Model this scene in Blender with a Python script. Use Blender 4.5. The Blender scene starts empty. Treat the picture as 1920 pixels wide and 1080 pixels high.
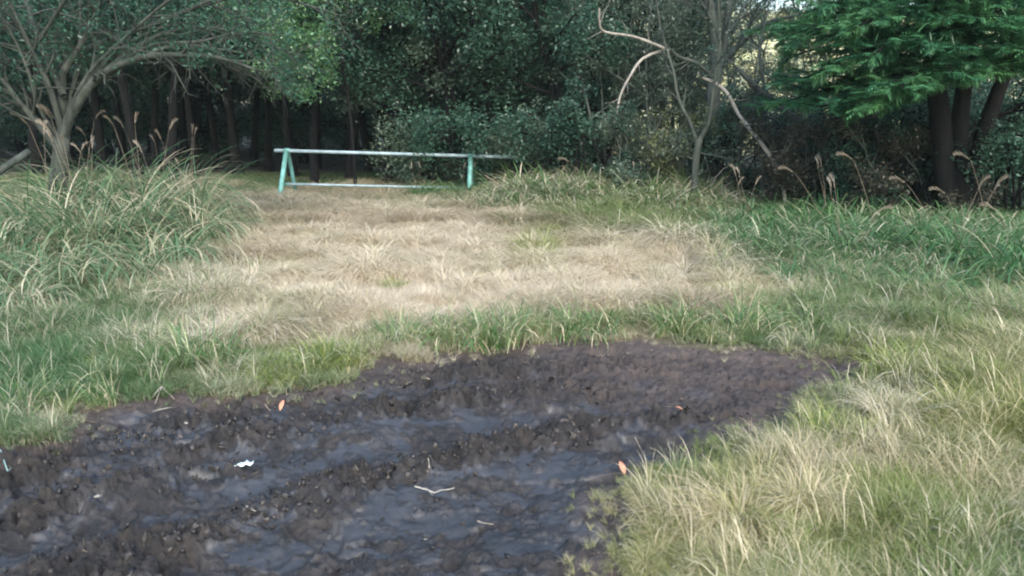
import bpy, math, random
import numpy as np
from mathutils import Vector, Matrix

# ------------------------------------------------------------------ camera, sky, sun, exposure
SC = bpy.context.scene
COL = SC.collection
CAMH, PITCH, F = 1.5, math.radians(12.4), 1400.0
cam_d = bpy.data.cameras.new('camera')
cam_d.lens = 36.0 * F / 1920.0
cam_d.clip_start, cam_d.clip_end = 0.05, 2000
cam_d.dof.use_dof = True
cam_d.dof.focus_distance = 6.0
cam_d.dof.aperture_fstop = 3.2
cam = bpy.data.objects.new('camera', cam_d)
cam.location = (0, 0, CAMH)
cam.rotation_euler = (math.pi / 2 - PITCH, 0, 0)
COL.objects.link(cam)
SC.camera = cam

SUN_EL, SUN_AZ = 38.0, 165.0      # azimuth measured from +Y clockwise: the light comes from behind the camera
w = bpy.data.worlds.new('World'); SC.world = w; w.use_nodes = True
nt = w.node_tree; nt.nodes.clear()
sky = nt.nodes.new('ShaderNodeTexSky'); sky.sky_type = 'NISHITA'; sky.sun_disc = False
sky.sun_elevation = math.radians(SUN_EL); sky.sun_rotation = math.radians(SUN_AZ)
sky.air_density = 1.3; sky.dust_density = 2.2; sky.ozone_density = 1.0
bg = nt.nodes.new('ShaderNodeBackground'); bg.inputs['Strength'].default_value = 0.13
wo = nt.nodes.new('ShaderNodeOutputWorld')
nt.links.new(sky.outputs[0], bg.inputs[0]); nt.links.new(bg.outputs[0], wo.inputs[0])

sd = bpy.data.lights.new('sun', 'SUN'); sd.energy = 0.7; sd.angle = math.radians(25); sd.color = (1.0, 0.95, 0.86)
sun = bpy.data.objects.new('sun', sd); COL.objects.link(sun)
_a, _e = math.radians(SUN_AZ), math.radians(SUN_EL)
sdir = Vector((math.sin(_a) * math.cos(_e), math.cos(_a) * math.cos(_e), math.sin(_e)))
sun.rotation_euler = sdir.to_track_quat('Z', 'Y').to_euler()

SC.view_settings.view_transform = 'Standard'
SC.view_settings.look = 'None'
SC.view_settings.gamma = 1.0
SC.view_settings.use_curve_mapping = False
SC.view_settings.exposure = 1.85
SC.cycles.use_denoising = True
SC.cycles.filter_width = 2.0
SC.cycles.max_bounces = 8
SC.cycles.diffuse_bounces = 4
SC.cycles.glossy_bounces = 2
SC.cycles.transmission_bounces = 4

# ------------------------------------------------------------------ helpers
CP, SP = math.cos(PITCH), math.sin(PITCH)
rs = np.random.RandomState(7)

def P(px, py, Y):
    """the point of the place that stands at distance Y and is seen at this pixel of the photograph"""
    a, b = (px - 960) / F, (540 - py) / F
    d = np.array([a, CP + b * SP, -SP + b * CP])
    return np.array([0, 0, CAMH]) + d * (Y / d[1])

def G(px, py):
    a, b = (px - 960) / F, (540 - py) / F
    d = np.array([a, CP + b * SP, -SP + b * CP])
    p = np.array([0, 0, CAMH]) + d * (CAMH / -d[2])
    return p

def to_px(x, y, z=0.0):
    zz = z - CAMH
    dep = y * CP - zz * SP
    dep = np.maximum(dep, 0.05)
    return 960 + F * x / dep, 540 - F * (y * SP + zz * CP) / dep

def _hash(ix, iy, seed):
    n = (ix.astype(np.int64) * 374761393 + iy.astype(np.int64) * 668265263 + seed * 982451653) & 0x7fffffff
    n = (n ^ (n >> 13)) * 1274126177 & 0x7fffffff
    n = n ^ (n >> 16)
    return (n & 0xffff) / 65535.0

def vnoise(x, y, s=1.0, seed=0):
    x = np.asarray(x, float) * s; y = np.asarray(y, float) * s
    ix, iy = np.floor(x), np.floor(y)
    fx, fy = x - ix, y - iy
    fx = fx * fx * (3 - 2 * fx); fy = fy * fy * (3 - 2 * fy)
    a = _hash(ix, iy, seed); b = _hash(ix + 1, iy, seed); c = _hash(ix, iy + 1, seed); d = _hash(ix + 1, iy + 1, seed)
    return (a * (1 - fx) + b * fx) * (1 - fy) + (c * (1 - fx) + d * fx) * fy

def fbm(x, y, s=1.0, seed=0, oct=4):
    t = 0; amp = 0.5; tot = 0
    for o in range(oct):
        t = t + amp * vnoise(x, y, s * 2.03 ** o, seed + o * 17); tot += amp; amp *= 0.5
    return t / tot

def sstep(a, b, x):
    t = np.clip((x - a) / (b - a), 0, 1); return t * t * (3 - 2 * t)

def new_mesh(name, V, Fc, attrs=None, smooth=False):
    V = np.ascontiguousarray(V, dtype=np.float32); Fc = np.ascontiguousarray(Fc, dtype=np.int32)
    me = bpy.data.meshes.new(name)
    k = Fc.shape[1]
    me.vertices.add(len(V)); me.vertices.foreach_set('co', V.ravel())
    me.loops.add(Fc.size); me.loops.foreach_set('vertex_index', Fc.ravel())
    me.polygons.add(len(Fc))
    me.polygons.foreach_set('loop_start', np.arange(len(Fc), dtype=np.int32) * k)
    try: me.polygons.foreach_set('loop_total', np.full(len(Fc), k, dtype=np.int32))
    except Exception: pass
    if smooth: me.polygons.foreach_set('use_smooth', np.ones(len(Fc), dtype=bool))
    for an, arr in (attrs or {}).items():
        at = me.attributes.new(an, 'FLOAT', 'POINT'); at.data.foreach_set('value', np.asarray(arr, dtype=np.float32))
    me.update(calc_edges=True)
    me.validate()
    return me

def link(name, me, mat=None, parent=None, loc=None, rotz=0, scale=1.0):
    o = bpy.data.objects.new(name, me)
    COL.objects.link(o)
    if mat is not None and len(me.materials) == 0: me.materials.append(mat)
    if parent is not None: o.parent = parent
    if loc is not None: o.location = loc
    o.rotation_euler = (0, 0, rotz)
    o.scale = (scale,) * 3 if not hasattr(scale, '__len__') else scale
    return o

def tag(o, label=None, cat=None, group=None, kind=None):
    if label: o['label'] = label
    if cat: o['category'] = cat
    if group: o['group'] = group
    if kind: o['kind'] = kind
    return o

def empty(name, loc, rotz=0, scale=1.0):
    o = bpy.data.objects.new(name, None); COL.objects.link(o)
    o.empty_display_size = 0.2
    o.location = loc; o.rotation_euler = (0, 0, rotz)
    o.scale = (scale,) * 3 if not hasattr(scale, '__len__') else scale
    return o

def copy_tree(o, loc, rotz, scale, parent=None):
    c = o.copy(); COL.objects.link(c); c.location = loc; c.rotation_euler = (0, 0, rotz)
    c.scale = (scale,) * 3 if not hasattr(scale, '__len__') else scale
    for ch in list(o.children):
        d = ch.copy(); COL.objects.link(d); d.parent = c
    return c

class MB:
    """collects quads"""
    def __init__(s): s.V = []; s.F = []; s.A = []; s.n = 0
    def add(s, V, Fc, a=0.5):
        V = np.asarray(V, float).reshape(-1, 3); Fc = np.asarray(Fc, int).reshape(-1, 4)
        s.V.append(V); s.F.append(Fc + s.n); s.n += len(V)
        s.A.append(np.full(len(V), a) if np.isscalar(a) else np.asarray(a, float).ravel())
    def tube(s, pts, rad, sides=6, a=0.5, cap=True, rough=0.0):
        pts = np.asarray(pts, float); n = len(pts)
        rad = np.full(n, rad) if np.isscalar(rad) else np.asarray(rad, float)
        T = np.gradient(pts, axis=0); T /= np.linalg.norm(T, axis=1)[:, None] + 1e-9
        ref = np.array([0.13, 0.27, 1.0]) if abs(T[0][2]) < 0.8 else np.array([1.0, 0.2, 0.1])
        N = np.cross(T, ref); N /= np.linalg.norm(N, axis=1)[:, None] + 1e-9
        B = np.cross(T, N)
        th = np.linspace(0, 2 * math.pi, sides, endpoint=False)
        R = rad[:, None] * (1 + (rough * (rs.rand(n, sides) - 0.5) if rough else 0))
        V = pts[:, None, :] + R[:, :, None] * (np.cos(th)[None, :, None] * N[:, None, :] + np.sin(th)[None, :, None] * B[:, None, :])
        V = V.reshape(-1, 3)
        i = np.arange(n - 1)[:, None] * sides; j = np.arange(sides)[None, :]; jn = (j + 1) % sides
        Fc = np.stack([i + j, i + jn, i + sides + jn, i + sides + j], -1).reshape(-1, 4)
        s.add(V, Fc, a)
        if cap and sides == 4 or cap and sides == 8 or cap and sides == 6:
            for base in (0, (n - 1) * sides):
                if sides == 4: q = [[base, base + 1, base + 2, base + 3]]
                elif sides == 6: q = [[base, base + 1, base + 2, base + 3], [base, base + 3, base + 4, base + 5]]
                else: q = [[base, base + 1, base + 2, base + 3], [base, base + 3, base + 4, base + 7], [base + 4, base + 5, base + 6, base + 7]]
                s.F.append(np.array(q) + s.n - len(V))
    def mesh(s, name, smooth=True, extra=None):
        return new_mesh(name, np.concatenate(s.V), np.concatenate(s.F), {'var': np.concatenate(s.A)}, smooth)

# ------------------------------------------------------------------ materials
def mat_base(name):
    m = bpy.data.materials.new(name); m.use_nodes = True
    n = m.node_tree; n.nodes.clear()
    return m, n, n.nodes.new('ShaderNodeOutputMaterial')

def attr(n, name, typ='GEOMETRY'):
    a = n.nodes.new('ShaderNodeAttribute'); a.attribute_name = name; a.attribute_type = typ
    return a.outputs['Fac']

def math_n(n, op, a, b=None, clamp=False):
    m = n.nodes.new('ShaderNodeMath'); m.operation = op; m.use_clamp = clamp
    for i, v in enumerate((a, b)):
        if v is None: continue
        if isinstance(v, (int, float)): m.inputs[i].default_value = v
        else: n.links.new(v, m.inputs[i])
    return m.outputs[0]

def mixc(n, f, a, b):
    m = n.nodes.new('ShaderNodeMix'); m.data_type = 'RGBA'
    for sock, v in ((m.inputs[0], f), (m.inputs[6], a), (m.inputs[7], b)):
        if isinstance(v, (int, float)): sock.default_value = v
        elif isinstance(v, tuple): sock.default_value = (*v, 1)
        else: n.links.new(v, sock)
    return m.outputs[2]

def noise(n, scale, detail=4, rough=0.55, vec=None, world=False):
    t = n.nodes.new('ShaderNodeTexNoise'); t.inputs['Scale'].default_value = scale
    t.inputs['Detail'].default_value = detail; t.inputs['Roughness'].default_value = rough
    if vec is None:
        g = n.nodes.new('ShaderNodeNewGeometry') if world else n.nodes.new('ShaderNodeTexCoord')
        vec = g.outputs['Position'] if world else g.outputs['Object']
    n.links.new(vec, t.inputs['Vector'])
    return t.outputs['Fac']

def ramp(n, f, stops):
    r = n.nodes.new('ShaderNodeValToRGB')
    while len(r.color_ramp.elements) < len(stops): r.color_ramp.elements.new(0.5)
    for e, (p, c) in zip(r.color_ramp.elements, stops):
        e.position = p; e.color = (*c, 1) if isinstance(c, tuple) else (c, c, c, 1)
    n.links.new(f, r.inputs[0]); return r.outputs[0]

def leafy(n, out, col, trans=0.35, gloss=0.06, rough=0.45):
    d = n.nodes.new('ShaderNodeBsdfDiffuse'); t = n.nodes.new('ShaderNodeBsdfTranslucent'); g = n.nodes.new('ShaderNodeBsdfGlossy')
    g.inputs['Roughness'].default_value = rough
    m1 = n.nodes.new('ShaderNodeMixShader'); m1.inputs[0].default_value = trans
    m2 = n.nodes.new('ShaderNodeMixShader'); m2.inputs[0].default_value = gloss
    n.links.new(col, d.inputs[0]); n.links.new(col, t.inputs[0])
    n.links.new(d.outputs[0], m1.inputs[1]); n.links.new(t.outputs[0], m1.inputs[2])
    n.links.new(m1.outputs[0], m2.inputs[1]); n.links.new(g.outputs[0], m2.inputs[2])
    n.links.new(m2.outputs[0], out.inputs[0])

def leaf_mat(name, stops, trans=0.35, gloss=0.08, rough=0.4):
    m, n, out = mat_base(name)
    oi = n.nodes.new('ShaderNodeObjectInfo')
    v = math_n(n, 'ADD', attr(n, 'var'), math_n(n, 'MULTIPLY', math_n(n, 'SUBTRACT', oi.outputs['Random'], 0.5), 0.25), True)
    leafy(n, out, ramp(n, v, stops), trans, gloss, rough)
    return m

def bark_mat(name, dark, light, scale=9, rough=0.9):
    m, n, out = mat_base(name)
    tc = n.nodes.new('ShaderNodeTexCoord'); mp = n.nodes.new('ShaderNodeMapping'); mp.inputs['Scale'].default_value = (1, 1, 0.3)
    n.links.new(tc.outputs['Object'], mp.inputs[0])
    f = noise(n, scale, 6, 0.7, mp.outputs[0]); f2 = noise(n, scale * 0.22, 3, 0.6, mp.outputs[0])
    c = ramp(n, math_n(n, 'ADD', math_n(n, 'MULTIPLY', f, 0.55), math_n(n, 'MULTIPLY', f2, 0.45)), [(0.36, dark), (0.62, light)])
    b = n.nodes.new('ShaderNodeBsdfPrincipled'); b.inputs['Roughness'].default_value = rough; b.inputs['Specular IOR Level'].default_value = 0.12
    n.links.new(c, b.inputs['Base Color'])
    bp = n.nodes.new('ShaderNodeBump'); bp.inputs['Strength'].default_value = 0.7; bp.inputs['Distance'].default_value = 0.02
    n.links.new(f, bp.inputs['Height']); n.links.new(bp.outputs[0], b.inputs['Normal'])
    n.links.new(b.outputs[0], out.inputs[0])
    return m

def grass_mat(name):
    """green or straw by where the clump stands ('dry', 'warm' ride on each clump), varied blade by blade"""
    m, n, out = mat_base(name)
    dry = attr(n, 'dry', 'INSTANCER'); warm = attr(n, 'warm', 'INSTANCER'); var = attr(n, 'var'); tt = attr(n, 'along')
    green = mixc(n, warm, (0.050, 0.155, 0.055), (0.205, 0.255, 0.045))
    green = mixc(n, math_n(n, 'MULTIPLY', var, 0.7), green, mixc(n, warm, (0.12, 0.235, 0.10), (0.28, 0.29, 0.10)))
    straw = ramp(n, var, [(0.0, (0.48, 0.40, 0.28)), (0.5, (0.74, 0.65, 0.50)), (1.0, (0.86, 0.80, 0.67))])
    straw = mixc(n, math_n(n, 'MULTIPLY', math_n(n, 'SUBTRACT', warm, 0.5, True), 1.6, True), straw, (0.66, 0.57, 0.33))
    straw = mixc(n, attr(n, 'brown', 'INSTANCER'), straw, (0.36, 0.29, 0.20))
    v2 = math_n(n, 'FRACT', math_n(n, 'MULTIPLY', var, 7.31))
    f = math_n(n, 'ADD', math_n(n, 'SUBTRACT', math_n(n, 'MULTIPLY', dry, 2.0), 0.5), math_n(n, 'MULTIPLY', math_n(n, 'SUBTRACT', v2, 0.5), 1.3), False)
    f = math_n(n, 'ADD', f, math_n(n, 'MULTIPLY', math_n(n, 'SUBTRACT', tt, 0.5), 0.25), True)
    leafy(n, out, mixc(n, f, green, straw), 0.42, 0.04, 0.5)
    return m

def fixed_grass_mat(name, stops, trans=0.35, gloss=0.06):
    m, n, out = mat_base(name)
    leafy(n, out, ramp(n, attr(n, 'var'), stops), trans, gloss, 0.4)
    return m

M = {}
M['grass'] = grass_mat('grass_blades')
M['maple_leaf'] = leaf_mat('spreading_tree_leaf', [(0, (0.030, 0.100, 0.070)), (0.5, (0.055, 0.155, 0.100)), (1, (0.10, 0.25, 0.14))], 0.4, 0.04)
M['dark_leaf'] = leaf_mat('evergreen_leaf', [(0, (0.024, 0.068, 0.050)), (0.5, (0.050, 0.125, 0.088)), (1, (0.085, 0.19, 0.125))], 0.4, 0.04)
M['grey_leaf'] = leaf_mat('grey_green_leaf', [(0, (0.045, 0.090, 0.065)), (0.5, (0.10, 0.16, 0.115)), (1, (0.19, 0.27, 0.18))], 0.4, 0.05)
M['bright_leaf'] = leaf_mat('bright_leaf', [(0, (0.06, 0.15, 0.06)), (0.5, (0.10, 0.24, 0.10)), (1, (0.19, 0.34, 0.14))])
M['olive_leaf'] = leaf_mat('olive_leaf', [(0, (0.05, 0.075, 0.028)), (0.5, (0.11, 0.14, 0.05)), (1, (0.22, 0.24, 0.10))])
M['conifer_leaf'] = leaf_mat('conifer_spray', [(0, (0.022, 0.090, 0.050)), (0.5, (0.045, 0.165, 0.080)), (1, (0.12, 0.30, 0.12))], 0.25, 0.06)
M['dead_leaf'] = leaf_mat('dead_leaf', [(0, (0.028, 0.030, 0.022)), (0.5, (0.065, 0.065, 0.048)), (1, (0.13, 0.125, 0.095))], 0.25, 0.04)
M['bark_grey'] = bark_mat('grey_bark', (0.022, 0.030, 0.027), (0.10, 0.112, 0.10), 14)
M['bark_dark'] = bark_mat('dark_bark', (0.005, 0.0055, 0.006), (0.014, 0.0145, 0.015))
M['bark_brown'] = bark_mat('brown_bark', (0.030, 0.037, 0.034), (0.095, 0.112, 0.098), 13)
M['bark_pale'] = bark_mat('pale_bark', (0.18, 0.17, 0.155), (0.42, 0.40, 0.36))
M['twig'] = bark_mat('dry_twig', (0.18, 0.15, 0.12), (0.42, 0.37, 0.31), 40)
M['silver_blade'] = fixed_grass_mat('silver_grass_blade', [(0, (0.055, 0.15, 0.065)), (0.35, (0.12, 0.22, 0.10)), (0.6, (0.24, 0.30, 0.17)), (0.8, (0.42, 0.40, 0.26)), (1, (0.56, 0.51, 0.38))])
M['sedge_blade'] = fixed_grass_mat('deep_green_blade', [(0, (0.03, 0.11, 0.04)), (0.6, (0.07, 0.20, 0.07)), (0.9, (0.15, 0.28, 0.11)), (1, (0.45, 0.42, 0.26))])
M['tussock_green'] = fixed_grass_mat('tussock_green_blade', [(0, (0.05, 0.15, 0.045)), (0.5, (0.13, 0.24, 0.07)), (0.75, (0.28, 0.33, 0.14)), (0.9, (0.62, 0.55, 0.38))])
M['tussock_yellow'] = fixed_grass_mat('tussock_yellow_blade', [(0, (0.13, 0.20, 0.03)), (0.6, (0.26, 0.32, 0.06)), (0.85, (0.38, 0.40, 0.13)), (1, (0.62, 0.56, 0.36))])
M['tussock_straw'] = fixed_grass_mat('tussock_straw_blade', [(0, (0.30, 0.27, 0.12)), (0.3, (0.45, 0.38, 0.22)), (1, (0.72, 0.63, 0.46))])
M['plume'] = fixed_grass_mat('seed_plume', [(0, (0.18, 0.145, 0.11)), (0.5, (0.31, 0.265, 0.205)), (1, (0.48, 0.43, 0.35))], 0.4, 0.03)

def ground_mat():
    m, n, out = mat_base('ground_soil')
    g = n.nodes.new('ShaderNodeNewGeometry')
    f = noise(n, 3.0, 8, 0.7, g.outputs['Position']); f2 = noise(n, 22, 6, 0.7, g.outputs['Position'])
    dry = attr(n, 'dry'); shade = attr(n, 'litter')  # litter mask: dark leaf litter, and brown soil along the mud rim
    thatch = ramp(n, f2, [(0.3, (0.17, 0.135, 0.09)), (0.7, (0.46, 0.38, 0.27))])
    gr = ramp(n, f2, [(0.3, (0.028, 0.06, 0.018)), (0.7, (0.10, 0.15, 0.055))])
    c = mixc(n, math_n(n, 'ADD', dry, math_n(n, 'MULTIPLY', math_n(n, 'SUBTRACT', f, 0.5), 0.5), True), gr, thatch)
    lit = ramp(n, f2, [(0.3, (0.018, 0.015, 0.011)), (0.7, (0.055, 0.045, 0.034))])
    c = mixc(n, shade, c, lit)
    far = attr(n, 'meadow')
    mead = ramp(n, noise(n, 0.25, 6, 0.65, g.outputs['Position']), [(0.3, (0.58, 0.62, 0.34)), (0.7, (0.74, 0.74, 0.48))])
    c = mixc(n, far, c, mead)
    b = n.nodes.new('ShaderNodeBsdfPrincipled'); b.inputs['Roughness'].default_value = 0.95
    n.links.new(c, b.inputs['Base Color'])
    bp = n.nodes.new('ShaderNodeBump'); bp.inputs['Strength'].default_value = 0.8; bp.inputs['Distance'].default_value = 0.03
    n.links.new(f2, bp.inputs['Height']); n.links.new(bp.outputs[0], b.inputs['Normal'])
    n.links.new(b.outputs[0], out.inputs[0])
    return m
M['ground'] = ground_mat()

def mud_mat():
    m, n, out = mat_base('wet_black_mud')
    g = n.nodes.new('ShaderNodeNewGeometry'); pos = g.outputs['Position']
    wet = attr(n, 'wet'); edge = attr(n, 'edge'); slime = attr(n, 'slime')
    f = noise(n, 14, 8, 0.7, pos); f2 = noise(n, 90, 5, 0.7, pos); f3 = noise(n, 2.2, 4, 0.6, pos)
    dark = ramp(n, f, [(0.34, (0.004, 0.004, 0.0045)), (0.5, (0.015, 0.0145, 0.016)), (0.68, (0.062, 0.056, 0.056))])
    smooth = ramp(n, math_n(n, 'ADD', math_n(n, 'MULTIPLY', f3, .5), math_n(n, 'MULTIPLY', f, .5)), [(0.36, (0.022, 0.024, 0.027)), (0.62, (0.062, 0.065, 0.072))])
    dark = mixc(n, math_n(n, 'MULTIPLY', ramp(n, noise(n, 5, 5, .7, pos), [(0.45, 0.0), (0.65, 1.0)]), math_n(n, 'MULTIPLY', f, 1.1)), dark, (0.050, 0.041, 0.034))
    c = mixc(n, math_n(n, 'MULTIPLY', wet, 0.85), dark, smooth)
    c = mixc(n, math_n(n, 'MULTIPLY', edge, math_n(n, 'MULTIPLY', f, 1.2)), c, (0.12, 0.092, 0.082))
    # pale grit and crumbs pressed into the surface
    spk = ramp(n, f2, [(0.66, 0.0), (0.74, 1.0)])
    c = mixc(n, math_n(n, 'MULTIPLY', spk, 0.35), c, (0.20, 0.18, 0.16))
    b = n.nodes.new('ShaderNodeBsdfPrincipled')
    n.links.new(c, b.inputs['Base Color'])
    r = math_n(n, 'ADD', math_n(n, 'MULTIPLY', wet, -0.40), math_n(n, 'ADD', 0.62, math_n(n, 'MULTIPLY', f, 0.22)))
    n.links.new(r, b.inputs['Roughness'])
    b.inputs['Specular IOR Level'].default_value = 0.5
    bp = n.nodes.new('ShaderNodeBump'); bp.inputs['Distance'].default_value = 0.02
    n.links.new(math_n(n, 'SUBTRACT', 1.0, math_n(n, 'MULTIPLY', wet, 0.75)), bp.inputs['Strength'])
    n.links.new(math_n(n, 'ADD', math_n(n, 'ADD', f, math_n(n, 'MULTIPLY', noise(n, 38, 6, .75, pos), 0.7)), math_n(n, 'MULTIPLY', f2, 0.5)), bp.inputs['Height']); n.links.new(bp.outputs[0], b.inputs['Normal'])
    n.links.new(b.outputs[0], out.inputs[0])
    return m
M['mud'] = mud_mat()

def simple(name, col, rough=0.6, metal=0.0, nscale=0, col2=None, bump=0.0):
    m, n, out = mat_base(name)
    b = n.nodes.new('ShaderNodeBsdfPrincipled'); b.inputs['Roughness'].default_value = rough; b.inputs['Metallic'].default_value = metal
    b.inputs['Base Color'].default_value = (*col, 1)
    if nscale:
        f = noise(n, nscale, 6, 0.7)
        n.links.new(ramp(n, f, [(0.35, col2), (0.6, col)]), b.inputs['Base Color'])
        if bump:
            bp = n.nodes.new('ShaderNodeBump'); bp.inputs['Distance'].default_value = bump
            n.links.new(f, bp.inputs['Height']); n.links.new(bp.outputs[0], b.inputs['Normal'])
    n.links.new(b.outputs[0], out.inputs[0])
    return m
M['turquoise'] = simple('turquoise_paint', (0.19, 0.47, 0.45), 0.55, 0, 5, (0.09, 0.25, 0.24), 0.002)
M['steel'] = simple('galvanised_pipe', (0.30, 0.41, 0.47), 0.5, 0.1, 5, (0.16, 0.23, 0.26), 0.002)
M['clod'] = simple('mud_clod', (0.060, 0.053, 0.050), 0.5, 0, 3, (0.010, 0.0095, 0.010), 0.3)
M['white'] = simple('crumpled_wrapper', (0.75, 0.85, 0.86), 0.35, 0, 60, (0.45, 0.66, 0.72), 0.003)
M['orange_leaf'] = simple('fallen_orange_leaf', (0.62, 0.30, 0.19), 0.6, 0, 40, (0.45, 0.20, 0.12), 0.002)
M['puddle'] = simple('brown_puddle', (0.030, 0.032, 0.018), 0.06)
M['rope'] = simple('pale_blue_cord', (0.22, 0.36, 0.36), 0.6, 0, 60, (0.22, 0.32, 0.30), 0.002)
_m, _n, _o = mat_base('mud_crumb'); _oi = _n.nodes.new('ShaderNodeObjectInfo'); _b = _n.nodes.new('ShaderNodeBsdfPrincipled'); _b.inputs['Roughness'].default_value = 0.5
_n.links.new(ramp(_n, _oi.outputs['Random'], [(0.0, (0.006, 0.006, 0.007)), (0.6, (0.024, 0.022, 0.022)), (0.85, (0.042, 0.037, 0.034)), (1.0, (0.085, 0.075, 0.066))]), _b.inputs['Base Color'])
_n.links.new(_b.outputs[0], _o.inputs[0]); M['clod'] = _m
M['stone'] = simple('pale_pebble', (0.45, 0.43, 0.38), 0.7, 0, 30, (0.28, 0.26, 0.22), 0.002)

# ------------------------------------------------------------------ terrain fields
MUDPX = [(-700, 1010), (-300, 900), (0, 838), (120, 806), (230, 752), (300, 740), (400, 734), (480, 742), (560, 728), (640, 706), (700, 690), (760, 672),
         (830, 664), (900, 658), (1000, 652), (1100, 643), (1200, 640), (1330, 652), (1450, 664), (1570, 676), (1650, 694), (1625, 735),
         (1510, 768), (1440, 800), (1370, 826), (1300, 862), (1225, 885), (1195, 935), (1200, 985), (1195, 1050), (1205, 1120), (1230, 1350), (1200, 1700), (-1700, 1700)]
MUD = np.array([G(*p)[:2] for p in MUDPX])

def poly_sd(x, y, poly):
    """signed distance to a polygon, positive inside"""
    x = np.asarray(x, float); y = np.asarray(y, float)
    d = np.full(x.shape, 1e9); inside = np.zeros(x.shape, bool)
    for i in range(len(poly)):
        ax, ay = poly[i]; bx, by = poly[(i + 1) % len(poly)]
        ex, ey = bx - ax, by - ay
        t = np.clip(((x - ax) * ex + (y - ay) * ey) / (ex * ex + ey * ey + 1e-12), 0, 1)
        d = np.minimum(d, np.hypot(x - ax - t * ex, y - ay - t * ey))
        c = ((ay > y) != (by > y)) & (x < (bx - ax) * (y - ay) / (by - ay + 1e-12) + ax)
        inside ^= c
    return np.where(inside, d, -d)

def mud_mask(x, y):
    sd = poly_sd(x, y, MUD) + (fbm(x, y, 3.5, 91, 4) - 0.5) * 0.35 + (fbm(x, y, 11, 92, 3) - 0.5) * 0.16
    return sd

def line_dist(x, y, pts):
    d = np.full(np.shape(x), 1e9); s = np.zeros(np.shape(x)); acc = 0
    for i in range(len(pts) - 1):
        ax, ay = pts[i]; bx, by = pts[i + 1]; ex, ey = bx - ax, by - ay; L = math.hypot(ex, ey)
        t = np.clip(((x - ax) * ex + (y - ay) * ey) / (L * L), 0, 1)
        dd = np.hypot(x - ax - t * ex, y - ay - t * ey)
        s = np.where(dd < d, acc + t * L, s); d = np.minimum(d, dd); acc += L
    return d, s

# ridges thrown up between the wheel ruts: pixels of the photograph, width, height, clods
RIDGES = [
    ([(-500, 1010), (-100, 900), (60, 870), (200, 815), (330, 790), (450, 765), (600, 735), (760, 690)], 0.15, 0.085, 1.0),
    ([(-250, 1290), (60, 1150), (380, 985), (520, 930), (640, 893), (740, 866), (860, 850)], 0.105, 0.10, 1.6),
    ([(860, 850), (960, 822), (1060, 806), (1180, 786)], 0.085, 0.055, 1.0),
    ([(330, 830), (460, 800), (600, 775), (720, 762), (860, 742), (1000, 725), (1130, 716)], 0.10, 0.045, 0.9),
    ([(-300, 1120), (-60, 1000), (60, 950), (200, 910), (330, 880), (420, 860)], 0.10, 0.05, 0.5),
    ([(750, 700), (900, 690), (1050, 680), (1200, 680)], 0.10, 0.03, 0.5),
    ([(-80, 1160), (60, 1060), (170, 1010), (300, 985)], 0.10, 0.05, 0.5),
    ([(1180, 786), (1300, 775), (1430, 760)], 0.07, 0.02, 0.2),
]
RIDG = [([tuple(G(*p)[:2]) for p in pts], wd, h, c) for pts, wd, h, c in RIDGES]
RUTS = [
    ([(-350, 1120), (0, 1010), (250, 950), (430, 900), (600, 850), (760, 815), (950, 775)], 0.14, 0.045),
    ([(-200, 1500), (150, 1270), (480, 1080), (700, 990), (900, 925), (1020, 880)], 0.2, 0.035),
    ([(-300, 1010), (0, 905), (200, 870), (400, 835), (560, 805)], 0.10, 0.035),
    ([(560, 805), (700, 730), (820, 715)], 0.09, 0.02),
]
RUTG = [([tuple(G(*p)[:2]) for p in pts], wd, h) for pts, wd, h in RUTS]
PUD = G(478, 832)[:2]

def base_h(x, y):
    z = (fbm(x, y, 0.35, 5, 3) - 0.5) * 0.10 * sstep(4.5, 9, np.hypot(x, y))
    z = z + 12.5 * sstep(40, 92, y + 0.10 * np.abs(x)) * sstep(-2, 14, x) + 5.0 * sstep(60, 160, y)
    z = z + (fbm(x, y, 0.06, 15, 3) - 0.5) * 3.0 * sstep(45, 80, y)
    return z

def ground_h(x, y):
    sd = mud_mask(x, y)
    return base_h(x, y) + (fbm(x, y, 2.0, 33, 3) - 0.5) * 0.05 * sstep(0.0, -0.4, sd) - 0.16 * sstep(-0.03, 0.12, sd) + 0.02 * sstep(-0.35, -0.1, sd)

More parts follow.
